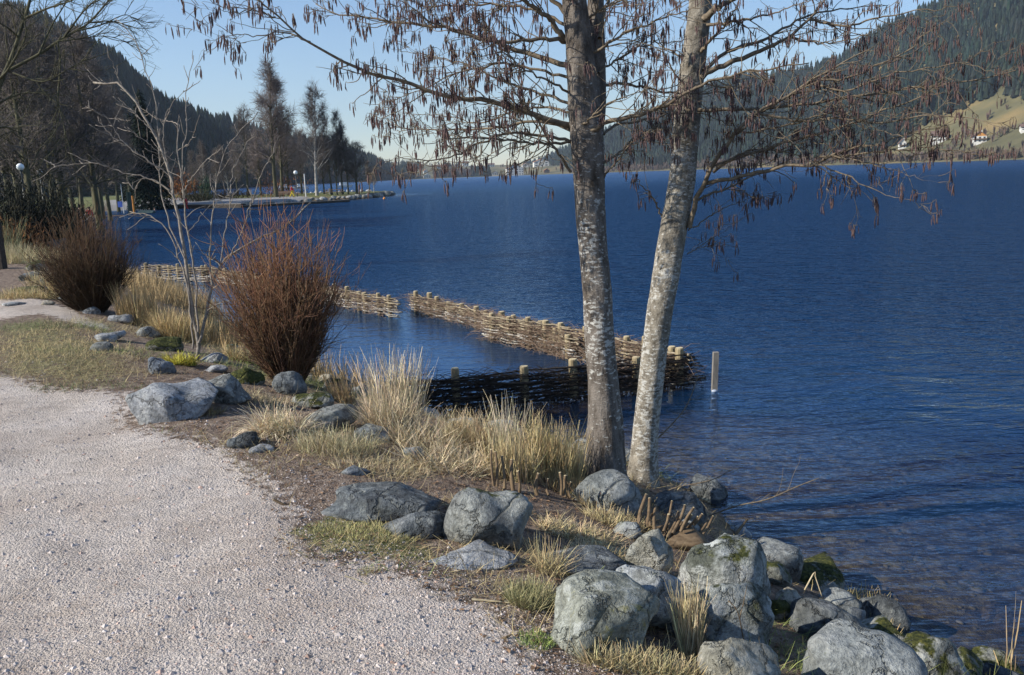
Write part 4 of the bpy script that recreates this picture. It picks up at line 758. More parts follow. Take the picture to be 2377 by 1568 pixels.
clump(850,1235,130,3200,20,'low green and straw coloured turf beside the large bluish slab',89,.6,'grassb',tone=(.9,.92,.62),wd=.0035,name='turf_patch',cat='grass',ell=.5)
clump(1245,1490,40,700,26,'small green grass tuft beside the largest boulder',90,.6,'grassb',tone=(.55,.8,.35),wd=.0035,name='grass_tussock',cat='grass tussock')
clump(855,1330,26,300,16,'tiny isolated green tuft in the gravel',91,.6,'grassb',tone=(.6,.65,.4),wd=.0035,name='grass_tussock',cat='grass tussock')
clump(470,960,45,300,24,'straw between the broad slab and the bleached tussock',92,.8,tone=(.6,.55,.4),wd=.005,name='grass_tussock',cat='grass tussock')
clump(1430,1220,75,900,45,'dry grass against the round boulder at the tree foot',93,.7,tone=(1,.95,.75),wd=.004,name='grass_tussock',cat='grass tussock',ell=.5)
clump(1330,1150,70,500,55,'dead undergrowth between the yellow reeds and trunk foot',94,.5,tone=(.7,.6,.45),wd=.005,ell=.5)
clump(1130,1180,90,1500,40,'matted straw between the bluish slab and the round mossy boulder',195,1.2,tone=(1,.94,.8),wd=.0045,trop=-.12,name='straw_mat',cat='straw',ell=.5,seg=4)
clump(880,1090,120,2200,36,'matted straw and litter above the large bluish slab',196,1.2,tone=(.95,.9,.78),wd=.0045,trop=-.12,name='straw_mat',cat='straw',ell=.5,seg=4)
clump(1400,1290,80,1300,45,'flattened straw spilling into the dark hollow by the tan block',197,1.1,tone=(1,.93,.74),wd=.0045,trop=-.12,name='straw_mat',cat='straw',ell=.5,seg=4)
clump(600,930,80,900,34,'trodden straw between the blocky boulder and the bleached tussock',198,1.1,tone=(.85,.8,.68),wd=.006,trop=-.12,name='straw_mat',cat='straw',ell=.6,seg=4)
clump(1130,1040,90,1500,95,'pale reeds leaning every way behind the brown cut shoots',199,.4,tone=(1.1,1.03,.9),wd=.005,ell=.4)
clump(1390,1180,40,500,60,'dry grass at the left foot of the thick alder trunk',200,.6,tone=(1,.93,.74),wd=.0045,name='grass_tussock',cat='grass tussock',ell=.5)
# scattered low grass over the grass patch and the bank
def in_poly(n, poly, r): 
    lo,hi = poly.min(0),poly.max(0); xy = r.uniform(lo,hi,(n,2)); return xy[-sdist(xy[:,0],xy[:,1],poly)>-.15]
xy = in_poly(52000,GRASS,rng); nn = n2(xy[:,0]*1.2,xy[:,1]*1.2,0,7); xy = xy[nn+rng.normal(0,.6,len(xy))>.2]; n = len(xy); nn = n2(xy[:,0]*1.2+5,xy[:,1]*1.2,0,6)
gn = (nn>.35)[:,None]; c = np.where(gn,np.array([.30,.44,.24]),np.array([1.05,.92,.72]))*rng.uniform(.6,1.25,(n,1))
V,Q,C = blades(on_ground(xy),np.column_stack([rng.normal(0,.9,(n,2)),np.ones(n)*.8]),rng.uniform(.025,.085,n),rng.uniform(.003,.0065,n),2,.2,-.12,c); 
xb = rng.uniform([-6,2.4],[2.5,12],(220000,2)); sb_ = sdist(xb[:,0],xb[:,1]); spb = -sdist(xb[:,0],xb[:,1],PATH); k = (sb_>.1)&(spb<.05)&(sb_<4.5)&(n2(xb[:,0]*1.5,xb[:,1]*1.5,0,7)+rng.normal(0,.5,len(xb))-np.where(spb>-.5,.9,0)>-.2); xb = xb[k]; n = len(xb)
c = np.array([.95,.86,.66])*rng.uniform(.35,1.15,(n,1)); c = np.where((n2(xb[:,0]*1.5+3,xb[:,1]*1.5,0,6)>1.0)[:,None],c*np.array([.55,.78,.5]),c)
V2,Q2,C2 = blades(on_ground(xb),np.column_stack([rng.normal(0,1.2,(n,2)),np.ones(n)*.6]),rng.uniform(.03,.17,n),rng.uniform(.002,.005,n),2,.2,-.15,c)
me = mk_mesh('grass',np.concatenate([V,V2]),np.concatenate([Q,Q2+len(V)]),None,[M['grassb']],False,col=np.concatenate([C,C2])); tag(ob('grass',me),'thin green and straw grass over the bank and the trodden patch','grass',kind='stuff')
rw = np.random.default_rng(321); xf = rw.uniform([-14,7.2],[1.5,30],(200000,2)); sf = sdist(xf[:,0],xf[:,1]); kf = (sf>-.12)&(sf<np.where(xf[:,1]>12,1.5,.75))&(n2(xf[:,0]*1.1+9,xf[:,1]*1.1,0,6)+rw.normal(0,.35,len(xf))>np.where(xf[:,1]>11,-.3,.1)); xf = xf[kf][:15000]; n = len(xf)
V,Q,C = blades(np.maximum(on_ground(xf),np.array([-99,-99,ZW-.05])),np.column_stack([rw.normal(0,.22,(n,2)),np.ones(n)]),rw.uniform(.15,.52,n),rw.uniform(.006,.012,n),3,.10,-.04,np.array([.98,.84,.62])*rw.uniform(.5,1.2,(n,1))*np.where(rw.random((n,1))<.25,np.array([.6,.55,.5]),1),rw)
tag(ob('reed_fringe',mk_mesh('reed_fringe',V,Q,None,[M['reed']],False,col=C)),'dry reeds fringing the water line from the alders back to the dark bush','reeds',kind='stuff')
# pebbles on the gravel
n = 90000; a = rng.uniform(radians(-36),radians(14),n); r_ = 2.3*np.exp(rng.uniform(0,1.75,n)); xy = np.stack([r_*np.sin(a),r_*np.cos(a)],1); sp = -sdist(xy[:,0],xy[:,1],PATH); s5 = sdist(xy[:,0],xy[:,1])
k = ((sp>-.6*rng.random(n)))&(s5>.3); xy = xy[k]; xy = xy[:52000]; n = len(xy); V0 = np.array([(1,0,0),(-1,0,0),(0,1,0),(0,-1,0),(0,0,1),(0,0,-1)],float); T0 = np.array([(0,2,4),(2,1,4),(1,3,4),(3,0,4)])
sz = .0026*np.exp(rng.exponential(.36,n)); sz = np.minimum(sz,.015); V = V0[None]*rng.uniform(.6,1.3,(n,6,1))*sz[:,None,None]*np.array([1,1,.75]); th = rng.uniform(0,6.28,n); cs,sn = np.cos(th)[:,None],np.sin(th)[:,None]
V = np.stack([V[:,:,0]*cs-V[:,:,1]*sn,V[:,:,0]*sn+V[:,:,1]*cs,V[:,:,2]],-1)+on_ground(xy,.0)[:,None]
c = rng.uniform(.55,1.25,(n,1))*np.array([1,.97,.96]); w_ = rng.random(n); c[w_<.10] *= np.array([1.05,.85,.75]); c[w_>.92] *= np.array([.6,.66,.78]); c[(w_>.5)&(w_<.51)] = 1.25
me = mk_mesh('gravel',V.reshape(-1,3),None,(T0[None]+(np.arange(n)*6)[:,None,None]).reshape(-1,3),[M['peb']],False,col=np.repeat(c,6,0)); tag(ob('gravel',me),'loose grey pink gravel on the lakeside path','gravel',kind='stuff')
# dead leaves and bits
n = 9000; xb = rng.uniform([-4.5,2.3],[1.6,9],(n*2,2)); sb_ = sdist(xb[:,0],xb[:,1]); spb = -sdist(xb[:,0],xb[:,1],PATH); k = (sb_>.4)&(sb_<5)&((spb<.12)|(rng.random(len(xb))<.004)); xb = xb[k]; n = len(xb)
sz = rng.uniform(.005,.015,n); V0 = np.array([(-1,-.4,0),(0,-.6,.25),(1,0,.0),(0,.6,.3),(-1,.3,.1)],float); V = V0[None]*sz[:,None,None]*rng.uniform(.6,1.2,(n,5,3)); th = rng.uniform(0,6.28,n); cs,sn = np.cos(th)[:,None],np.sin(th)[:,None]
V = np.stack([V[:,:,0]*cs-V[:,:,1]*sn,V[:,:,0]*sn+V[:,:,1]*cs,V[:,:,2]],-1)+on_ground(xb,.006)[:,None]; T0 = np.array([(0,1,2),(0,2,3),(0,3,4)]); c = rng.uniform(.4,1.5,(n,1))*np.ones(3)
me = mk_mesh('leaf_litter',V.reshape(-1,3),None,(T0[None]+(np.arange(n)*5)[:,None,None]).reshape(-1,3),[M['leaf']],False,col=np.repeat(c,5,0)); tag(ob('leaf_litter',me),'brown dead leaves and bits between gravel and boulders','leaf litter',kind='stuff')
# ------------------------------------------------------------------ cut stools and sticks
def cut_stem(t, p, q, r0, off): 
    m_ = (p+q)/2+rng.normal(0,.008,3); pth = smooth_path([p,m_,q],7); mb = MB(); tubes(pth[None],np.linspace(r0*1.1,r0*.9,7)[None],9,mb=mb); o = ob('stem',mb.mesh('stem',[M['stem']],True,off=off),t)
    d = unit(pth[-1]-pth[-2]); mb = MB(); tubes(np.array([[q+d*.001,q+d*.004]]),np.array([[r0*.88,r0*.86]]),9,mb=mb); ob('cut_face',mb.mesh('cut_face',[M['cut']],False,off=off),o)
c0 = G(1560,1262); dst = (c0-CAM)@VIEW; st = thing('cut_stool',c0,'coppiced willow stool with many short cut stems by the water, right of the alder','stump')
STO = [((1482,1225),(1500,1150),9),((1500,1232),(1508,1158),8),((1520,1240),(1522,1175),8),((1548,1250),(1575,1190),8),((1535,1255),(1552,1195),7),((1585,1262),(1630,1195),8),((1570,1265),(1605,1195),8),((1600,1270),(1645,1208),7),((1560,1240),(1590,1175),8),((1580,1235),(1610,1180),7),((1540,1235),(1560,1165),6),((1610,1262),(1655,1200),6),((1590,1250),(1620,1200),6),((1510,1225),(1520,1185),7)]
for a,b,wd in STO: cut_stem(st,Pd(*a,dst+rng.uniform(-.1,.1)),Pd(*b,dst+rng.uniform(-.05,.2)),wd*dst/F/2,c0)
V0,T0 = rock_verts(77,.5,3); mb = MB(); mb.add(V0*np.array([.24,.16,.09])+np.array([0,.03,-.0]),None,T0); ob('root_crown',mb.mesh('root_crown',[M['stem']],True),st)
c0 = G(1215,1150); dst = (c0-CAM)@VIEW; st = thing('cut_stool',c0,'row of cut brown shoots standing in the yellow reeds left of the trunks','stump')
for x_,yb,yt,wd in [(1150,1130,1050,7),(1165,1135,1060,7),(1188,1140,1068,9),(1202,1148,1095,7),(1250,1150,1100,8),(1272,1150,1112,6),(1300,1150,1098,7),(1312,1155,1105,7),(1325,1155,1120,6),(1140,1128,1045,6)]: cut_stem(st,Pd(x_+rng.uniform(-4,8),yb,dst),Pd(x_,yt,dst+rng.uniform(-.05,.1)),wd*dst/F/2,c0)
def twig_thing(name, pts, dp, wd, label, cat, mat, side=6, seed=1, Ls=(.08,.3)):
    r = np.random.default_rng(seed); Q = np.array([Pd(px,py,d) for (px,py),d in zip(pts,np.linspace(dp[0],dp[1],len(pts)))]); pth = smooth_path(Q,16); t = MB(); tubes(pth[None],np.linspace(1,.5,16)[None]*wd*dp[0]/F/2,6,mb=t)
    if side: p0,d0,_,_ = spawn(pth[None],np.array([side]),.3,1,(.3,.8),r); tubes(curves(p0,d0,r.uniform(*Ls,side),6,.12,.02,r),np.linspace(1,.5,6)[None]*np.full((side,1),.0022),4,mb=t)
    o = ob(name,t.mesh(name,[M[mat]],True,off=Q[0]),None,Q[0]); return tag(o,label,cat)
k = (G(1500,1122)-CAM)@VIEW
twig_thing('twig_shoot',[(1525,1020),(1560,985),(1595,940),(1622,870)],(k,k+.2),4,'thin bare shoot rising right of the slim alder trunk','shoot','twig',5,1)
twig_thing('twig_shoot',[(1500,1170),(1560,1135),(1650,1115),(1700,1090)],(k,k-.2),3,'thin shoot reaching low over the water beside the alder foot','shoot','twig',5,2)
twig_thing('bramble_branch',[(1645,1198),(1710,1175),(1780,1160),(1850,1130),(1902,1110)],(k-.3,k-.5),4,'long thin branch stretching right over the water from the cut stool','branch','twig',6,3)
twig_thing('stick',[(1690,1262),(1712,1235),(1735,1206)],(k-.6,k-.5),11,'short thick broken stick poking out of the water beyond the domed boulder','stick','stem',0,4)
g = G(1895,1400); kk = (g-CAM)@VIEW
twig_thing('bent_reed',[(1868,1370),(1890,1330),(1893,1340),(1908,1385)],(kk,kk),4,'bent reed folded in a sharp peak above the dark boulder','reed','straw',0,5)
twig_thing('twig_shoot',[(1740,1550),(1725,1480),(1712,1420),(1690,1395)],(3.6,3.6),4,'brown curved shoot among the dry stem bundle','shoot','stem',1,6)
twig_thing('stick',[(1095,1392),(1150,1396),(1165,1398)],((G(1130,1396,.01)-CAM)@VIEW,)*2,6,'short pale stick lying at the gravel edge','stick','straw',0,7)
twig_thing('stick',[(800,1337),(840,1350),(882,1370)],((G(840,1352,.012)-CAM)@VIEW,)*2,4,'thin pale straw lying on the gravel','straw','straw',0,8)
twig_thing('bark_piece',[(1148,1490),(1165,1484),(1186,1474)],((G(1166,1484,.012)-CAM)@VIEW,)*2,9,'flake of brown bark on the gravel below the olive tuft','bark flake','leaf2' if 'leaf2' in M else 'stem',0,9)
twig_thing('bark_piece',[(635,1160),(660,1172),(688,1182)],((G(660,1172,.01)-CAM)@VIEW,)*2,7,'flake of reddish bark in the litter left of the large slab','bark flake','stem',0,10)
twig_thing('twig_shoot',[(1435,1425),(1450,1470),(1500,1520),(1520,1545)],(3.3,3.3),4,'dark bare twig leaning on the front of the largest boulder','shoot','stem',0,11)
twig_thing('fallen_branch',[(655,880),(700,840),(760,800),(790,790)],(9.,9.2),3,'thin pale branch crossing the foot of the red willow','branch','sapling',4,12)
# post at the very left edge
p = G(2,625); t = thing('post',p,'weathered dark wooden post at the left edge of the view','post'); mb = MB(); mb.box((-.16,-.1,-.3),(.10,.1,1.05)); ob('shaft',mb.mesh('shaft',[M['rod_dark']]),t)
# ------------------------------------------------------------------ park trees
def tree_meshes(seed, Ht, kind='park'):
    r = np.random.default_rng(seed); lean = r.normal(0,.012,2) 
    trunk = curves(np.zeros((1,3)),np.array([[lean[0],lean[1],1.]]),np.array([Ht]),14,.018,.0,r); rt = np.linspace(.021,.003,14)*Ht*(.8 if kind!='multi' else .45); rt[0] *= 1.3
    mb = MB(); tubes(trunk,rt[None],9,mb=mb); mbt = MB()
    n1 = 60; ang = (.55,1.15) if kind!='up' else (.5,1.0); p,d,i,t = spawn(trunk,np.array([n1]),.22,.97,ang,r); L1 = Ht*(.30 if kind!='up' else .25)*(1.10-t)*r.uniform(.7,1.25,n1)+.2
    b1 = curves(p,d,L1,9,.13,.03,r); tubes(b1,np.linspace(1,.25,9)[None]*(Ht*.0042*(1.25-t))[:,None],5,mb=mb)
    n2_ = 620; p,d,i,t2 = spawn(b1,n2_,.15,1,(.4,.9),r); b2 = curves(p,d,np.clip(L1[i]*.42*r.uniform(.5,1.2,n2_),.3,3),7,.16,.02,r); tubes(b2,np.linspace(1,.35,7)[None]*np.full((n2_,1),Ht*.0011),3,mb=mbt)
    n3 = 3000; p,d,i,t3 = spawn(b2,n3,.15,1,(.4,1.0),r); b3 = curves(p,d,r.uniform(.4,1.3,n3)*Ht/14,3,.25,.01,r); tubes(b3,np.linspace(1,.5,3)[None]*np.full((n3,1),.013),3,caps=False,mb=mbt)
    return mb, mbt
TV = {}
def variant(kind, seed, Ht, mb_, mt_):
    seed = 201+seed%2 if kind=='park' else 211+seed%2; key = (kind,seed)
    if key not in TV: a_,b__ = tree_meshes(seed,12.,kind); TV[key] = (a_.mesh('trunk',[M[mb_]],True),b__.mesh('twigs',[M[mt_]],True))
    return TV[key]
def ptree(px, dist, base_z, top_y, label, seed, kind='park', mats=('treebark','treetwig'), sx=1., group=None, name='bare_tree'):
    d = ray(px,440); hd = math.hypot(d[0],d[1]); x,y = d[0]/hd*dist,d[1]/hd*dist; zb = g1(x,y) if base_z is None else base_z
    dt = ray(px,top_y); zt = HC+dt[2]/math.hypot(dt[0],dt[1])*dist; Ht = zt-zb; a_,b__ = variant(kind,seed,12.,*mats)
    t = thing(name,(x,y,zb-.05),label,'tree',group); t.scale = (Ht/12*sx,Ht/12*sx,Ht/12); t.rotation_euler = (0,0,random.uniform(0,6.28)); o1 = ob('trunk',a_,t); o2 = ob('twigs',b__,t); o2['kind']='stuff'
    for o_,m_ in ((o1,mats[0]),(o2,mats[1])): o_.material_slots[0].link = 'OBJECT'; o_.material_slots[0].material = M[m_]
    return t
GP = 'bare trees in the lakeside park'; LP = [
 (66,52,20,'mossy trunked bare tree just right of the globe lamp',201,1.),(120,56,60,'bare tree with bright green mossy trunk above the hedge',202,1.),(150,60,70,'bare tree right of the bright mossy trunk',203,1.),
 (20,60,10,'bare tree at the left edge behind the hedge',204,1.),(164,80,110,'slender bare tree near the walkers',205,.8),(216,92,90,'dark bare tree above the red coated walker',201,.9),(232,85,130,'leaning grey trunked tree on the lawn',202,.9),
 (248,80,150,'thin dark bare tree on the lawn edge',203,.8),(95,75,30,'bare tree behind the bright mossy trunk',204,.9),(40,80,50,'bare tree behind the globe lamp',205,1.),(-30,60,0,'bare tree just outside the left edge',202,1.),
 (270,110,190,'small bare tree left of the tall dark spruce',201,.8),(300,125,250,'low bare tree beside the spruce',203,.8),(385,130,300,'bare tree just right of the tall spruce',204,.8),(185,95,160,'bare tree deep in the park behind the walkers',205,.9),
 (135,100,120,'bare tree deep in the park behind the hedge',203,.9),(70,110,100,'bare tree deep in the park at the far left',202,.9),(222,62,70,'tall bare tree standing left of the sapling',204,1.)]
for x_,ds_,ty,lab,sd,sx in LP: ptree(x_,ds_,None,ty,lab,sd,'park',('treebark','treetwig'),sx,GP)
HD = [(640,128,148,'tallest bare tree on the headland with dense upright crown',211,'up',('treebark','redtwig'),.95),(655,131,190,'bare tree close behind the tallest headland tree',212,'up',('treebark','redtwig'),.9),
 (735,126,195,'pale stemmed birch like tree in the middle of the headland','213','park',('birch','treetwig'),.85),(770,128,262,'left stem of the many stemmed alder group on the headland',214,'up',('treebark','treetwig'),.7),
 (782,127,300,'leaning stem in the many stemmed headland group',215,'up',('treebark','treetwig'),.7),(795,128,262,'middle stem of the many stemmed headland group',214,'up',('treebark','treetwig'),.7),(808,127,280,'tall right stem of the many stemmed headland group',215,'up',('treebark','treetwig'),.7),
 (828,128,330,'crooked low tree near the headland tip',216,'park',('treebark','treetwig'),1.5),(858,136,375,'small thin tree at the very tip of the headland',214,'up',('treebark','treetwig'),.9),(868,137,385,'smallest sapling at the headland tip',215,'up',('birch','treetwig'),.9),
 (575,150,245,'bare tree left of the tallest headland tree',213,'park',('treebark','treetwig'),.8),(475,150,330,'young bare tree behind the small beach',215,'up',('birch','treetwig'),.9),(500,155,350,'young bare tree right of the beach shrub',214,'up',('birch','treetwig'),.9),
 (530,150,340,'young pale bare tree left of the red willow top',215,'up',('birch','treetwig'),.9),(550,170,330,'young bare tree further back on the headland',216,'park',('treebark','redtwig'),.8),(605,140,300,'reddish bare tree under the tallest headland tree',216,'park',('treebark','redtwig'),.9),
 (670,140,280,'reddish bare tree right of the tallest headland tree',216,'park',('treebark','redtwig'),.9),(700,150,300,'low reddish tree between the tallest tree and the pale one',212,'park',('treebark','redtwig'),1.),(752,140,320,'low bare tree behind the pale stemmed tree',212,'park',('treebark','redtwig'),.9),(450,160,350,'bare tree behind the walker in red',216,'park',('treebark','treetwig'),.9)]
for x_,ds_,ty,lab,sd,kd,mt,sx in HD: ptree(x_,ds_,None,ty,lab,int(sd),kd,mt,sx,'bare trees on the headland')
# tall spruce
def spruce(px, dist, top_y, label):
    d = ray(px,450); hd = math.hypot(d[0],d[1]); x,y = d[0]/hd*dist,d[1]/hd*dist; zb = g1(x,y); dt = ray(px,top_y); Ht = HC+dt[2]/math.hypot(dt[0],dt[1])*dist-zb
    t = thing('spruce_tree',(x,y,zb),label,'tree'); mb = MB(); tubes(np.array([[[0,0,-.2],[0,0,Ht*.5],[0,0,Ht]]]),np.array([[.22,.14,.02]]),8,mb=mb); ob('trunk',mb.mesh('trunk',[M['treebark']],True),t)
    r = np.random.default_rng(9); n = 5200; h = 1-r.uniform(0,1,n)**.6; h = np.clip(h,.04,.99); R_0 = Ht*.17*(1-h)**.85*r.uniform(.35,1.05,n); a = r.uniform(0,6.28,n); p0 = np.stack([np.cos(a)*R_0,np.sin(a)*R_0,h*Ht],1)
    d0 = np.stack([np.cos(a),np.sin(a),-.5+r.normal(0,.2,n)],1); V,Q,C = blades(p0,d0,r.uniform(.3,.7,n),np.full(n,.22),2,.1,-.1,r.uniform(.5,1.8,(n,1))*np.ones(3),r); ob('crown',mk_mesh('crown',V,Q,None,[M['conifer']],False,col=C),t)
spruce(348,112,204,'tall dark spruce on the park shore behind the sapling'); spruce(318,135,260,'second lower spruce half hidden by the tall one')
# hedge and shrubs
def shrub(px, dist, w_, h_, label, mat, seed, n=1800, tone=(1,1,1), name='shrub', cat='shrub', dpt=None, leaf=.12, group=None):
    r = np.random.default_rng(seed); d = ray(px,450); hd = math.hypot(d[0],d[1]); x,y = d[0]/hd*dist,d[1]/hd*dist; zb = g1(x,y); u = unit(r.normal(0,1,(n,3))); u[:,2] = np.abs(u[:,2]); q = (r.uniform(0,1,n)**.5)[:,None]; lump = 1+.16*np.sin(u[:,:1]*7+seed)+.12*np.sin(u[:,1:2]*9+2*seed)
    p0 = u*q*lump*np.array([w_/2,(dpt or w_)/2,h_]); d0 = u+r.normal(0,.6,(n,3)); d0[:,2] += .5; V,Q,C = blades(p0,d0,r.uniform(.5,1.6,n)*leaf*1.6,np.full(n,leaf*.5),2,.2,0,r.uniform(.5,1.6,(n,1))*np.array(tone),r)
    t = thing(name,(x,y,zb),label,cat,group); ob('foliage',mk_mesh('foliage',V,Q,None,[M[mat]],False,col=C),t)
    mb = MB(); ns = 9; tubes(curves(np.zeros((ns,3))-np.array([0,0,.1]),np.column_stack([r.normal(0,.4,(ns,2)),np.ones(ns)]),np.full(ns,h_*.8),5,.1,0,r),np.linspace(.04,.015,5)[None]*np.ones((ns,1)),5,mb=mb); ob('stems',mb.mesh('stems',[M['treebark']],True),t)
shrub(95,47,4.8,3.0,'large near black evergreen hedge clump above the grey road','hedge',1,9000,name='hedge',cat='hedge')
shrub(25,45,3.8,2.9,'dark hedge clump at the left edge','hedge',2,7000,name='hedge',cat='hedge'); shrub(-30,43,3.2,2.2,'dark hedge clump cut by the left edge','hedge',22,2400,name='hedge',cat='hedge')
shrub(145,49,2.2,1.9,'right end of the dark hedge with brown twigs','hedge',3,1500,(2.5,1.7,1),name='hedge',cat='hedge')
shrub(15,41,2.4,1.5,'rusty brown shrub in front of the hedge at left','decid',4,1200,(1.2,.75,.4)); shrub(455,118,4.5,1.3,'low dark shrub behind the walker in red','hedge',5,900,(2,2,2),leaf=.2)
shrub(478,122,2.,3.2,'small light green conical shrub on the beach lawn','conifer',6,700,(2.2,2.6,2),leaf=.2); shrub(520,130,12,1.1,'low brown hedge behind the beach','decid',7,1600,(.8,.75,.5),dpt=1.5,leaf=.2)
shrub(425,140,5,4,'orange brown leafy shrub beyond the spruce','decid',8,900,(1.6,.9,.4),leaf=.25); shrub(650,132,9,3.,'reddish twiggy undergrowth below the tallest headland tree','decid',9,1100,(1.2,.8,.55),leaf=.2)
# ------------------------------------------------------------------ headland rocks, jetty, wall stones
def hrock(px, py, wpx, hpx, label, group, mat, seed, z=-.6):
    p = P(px,py,z); dep = (p-CAM)@VIEW; V,T = rock_verts(seed,.5,2); V = V*np.array([wpx,wpx*.7,hpx])*dep/F/2; return tag(ob('rock',mk_mesh('rock',V,None,T,[M[mat]]),None,p),label,'rock',group)
r7 = np.random.default_rng(70)
hp_ = smooth_path([(-31.6,102.6,0),(-27,106.5,0),(-22,117,0),(-19,128,0),(-18.3,139,0),(-21,149,0)],46)
for i in range(44):
    q = hp_[i+1]+np.array([r7.uniform(-.5,.1),r7.uniform(-.3,.3),0]); q[2] = ZW+r7.uniform(.15,.42); R0 = r7.uniform(.32,.62); V,T = rock_verts(300+i,.6,2); V = V*np.array([R0,R0*.8,R0*.62])
    tone_ = ('r_grey','r_pale','r_dark','r_grey','r_tan')[i%5]; tag(ob('rock',mk_mesh('rock',V,None,T,[M[tone_]]),None,q),{'r_grey':'grey','r_pale':'pale','r_dark':'dark','r_tan':'tan'}[tone_]+' rock in the stone edging along the '+('inner' if i<16 else 'middle' if i<30 else 'tip')+' part of the headland','rock','rocks edging the headland')
for i in range(14): hrock(695+i*13+r7.uniform(-4,4),np.interp(695+i*13,[695,880],[448,444])+r7.uniform(-1.5,1.5),r7.uniform(9,14),r7.uniform(6,9),'pale rock on the far side of the headland lawn','pale rocks on the far side of the headland','r_pale',360+i,-.45)
for i in range(9): hrock(4+i*17+r7.uniform(-4,4),np.interp(i,[0,8],[562,560])+r7.uniform(-12,10),r7.uniform(20,34),r7.uniform(18,28),'rock coloured dark for shade in the wall below the grey road','dark stones below the road','r_dark',380+i,-.7)  # shade of the wall is put into the stones' dark material
for px,py,w_,h_ in ((375,474,38,10),(490,473,58,14),(610,470,26,8)): hrock(px,py,w_,h_,{375:'low dark rock on the quay left of the red walker',490:'long dark hump of rock on the quay right of the red walker',610:'pale rock at the right end of the sandy path'}[px],None,'r_dark' if px<600 else 'r_pale',400+px,-.6)
A_ = P(240,487,ZW); B_ = P(560,483,ZW); C_ = P(812,469,ZW)
for nm,a_,b2,h_,lab in (('quay_wall',A_,B_,.42,'low dark quay wall below the sandy path'),('jetty',B_,C_,.22,'long low timber edged jetty in front of the headland rocks')):
    L = np.linalg.norm(b2-a_); u = (b2-a_)/L; an = atan2(u[1],u[0]); t = thing(nm,a_,lab,nm.replace('_',' ')); t.rotation_euler = (0,0,an); mb = MB(); mb.box((0,0,-.5),(L,.7,h_)); ob('body',mb.mesh('body',[M['rod_dark']]),t); mb = MB(); mb.box((0,-.03,h_+.003),(L,.45,h_+.06)); ob('coping',mb.mesh('coping',[M['stake']]),t)
# ------------------------------------------------------------------ park furniture
M['globe'] = plain('lamp_globe',(.80,.84,.84),.2); M['metal'] = plain('dark_metal',(.03,.035,.035),.5); M['white'] = plain('white_paint',(.75,.75,.72),.6); M['blue'] = plain('blue_sign',(.05,.12,.5),.5); M['orange'] = plain('orange_paint',(.75,.28,.04),.6); M['bin'] = plain('green_bin',(.03,.06,.04),.6)
def at_px(px, py, dist): d = ray(px,py); hd = math.hypot(d[0],d[1]); x,y = d[0]/hd*dist,d[1]/hd*dist; return np.array([x,y,HC+d[2]/hd*dist])
def lamp(px, yt, dist, label, R0=.2):
    g = at_px(px,yt,dist); zb = g1(g[0],g[1]); t = thing('street_lamp',(g[0],g[1],zb),label,'lamp','globe lamps in the park'); hh = g[2]-zb; mb = MB(); tubes(np.array([[[0,0,-.1],[0,0,.5],[0,0,hh-R0*.9]]]),np.array([[.09,.06,.05]]),8,mb=mb); ob('pole',mb.mesh('pole',[M['metal']],True),t)
    V0,T0 = ico(3); mb = MB(); mb.add(V0*R0+np.array([0,0,hh]),None,T0); o = ob('globe',mb.mesh('globe',[M['globe']],True),t); mb = MB(); tubes(np.array([[[0,0,hh-R0*1.15],[0,0,hh-R0*.85]]]),np.array([[R0*.4,R0*.6]]),8,mb=mb); ob('collar',mb.mesh('collar',[M['metal']],True),o)
lamp(47,388,50,'white globe lamp on a dark pole left of the mossy trunks',.18); lamp(686,401,124,'white globe lamp on a pole among the headland trees',.28); lamp(92,400,70,'small greenish globe lamp behind the mossy trunks',.2)
def pole(px, yb, yt, dist, label, mat, name='pole', cat='pole', r0=.05, extra=None):
    g = at_px(px,yt,dist); zb = g1(g[0],g[1]); t = thing(name,(g[0],g[1],zb),label,cat); hh = g[2]-zb; mb = MB(); tubes(np.array([[[0,0,-.1],[0,0,hh]]]),np.array([[r0,r0*.9]]),8,mb=mb); ob('shaft',mb.mesh('shaft',[M[mat]],False),t)
    if extra: mb = MB(); mb.box(*extra[:2]); ob(extra[2],mb.mesh(extra[2],[M[extra[3]]]),t)
    return t
pole(280,468,428,100,'white sign pole with a small blue sign at the park shore','white','sign_post','sign',.05,((-.55,-.03,1.7),(-.06,.03,2.3),'sign_panel','blue'))
pole(706,455,404,122,'thin pale mast on the headland right of the globe lamp','white','mast','mast',.07)
t = pole(307,470,455,96,'orange and white marker post on the quay','orange','marker_post','marker',.11,((-.12,-.13,.45),(.12,-.115,.62),'band','white'))
t = pole(298,456,446,99,'dark green litter bin on the lawn','bin','litter_bin','bin',.28,((-.3,-.3,.62),(.3,.3,.68),'rim','metal'))
pole(765,445,438,134,'short grey bollard beside the pale stemmed tree','stake','bollard','bollard',.15,((-.16,-.16,.5),(.16,.16,.56),'cap','stake'))
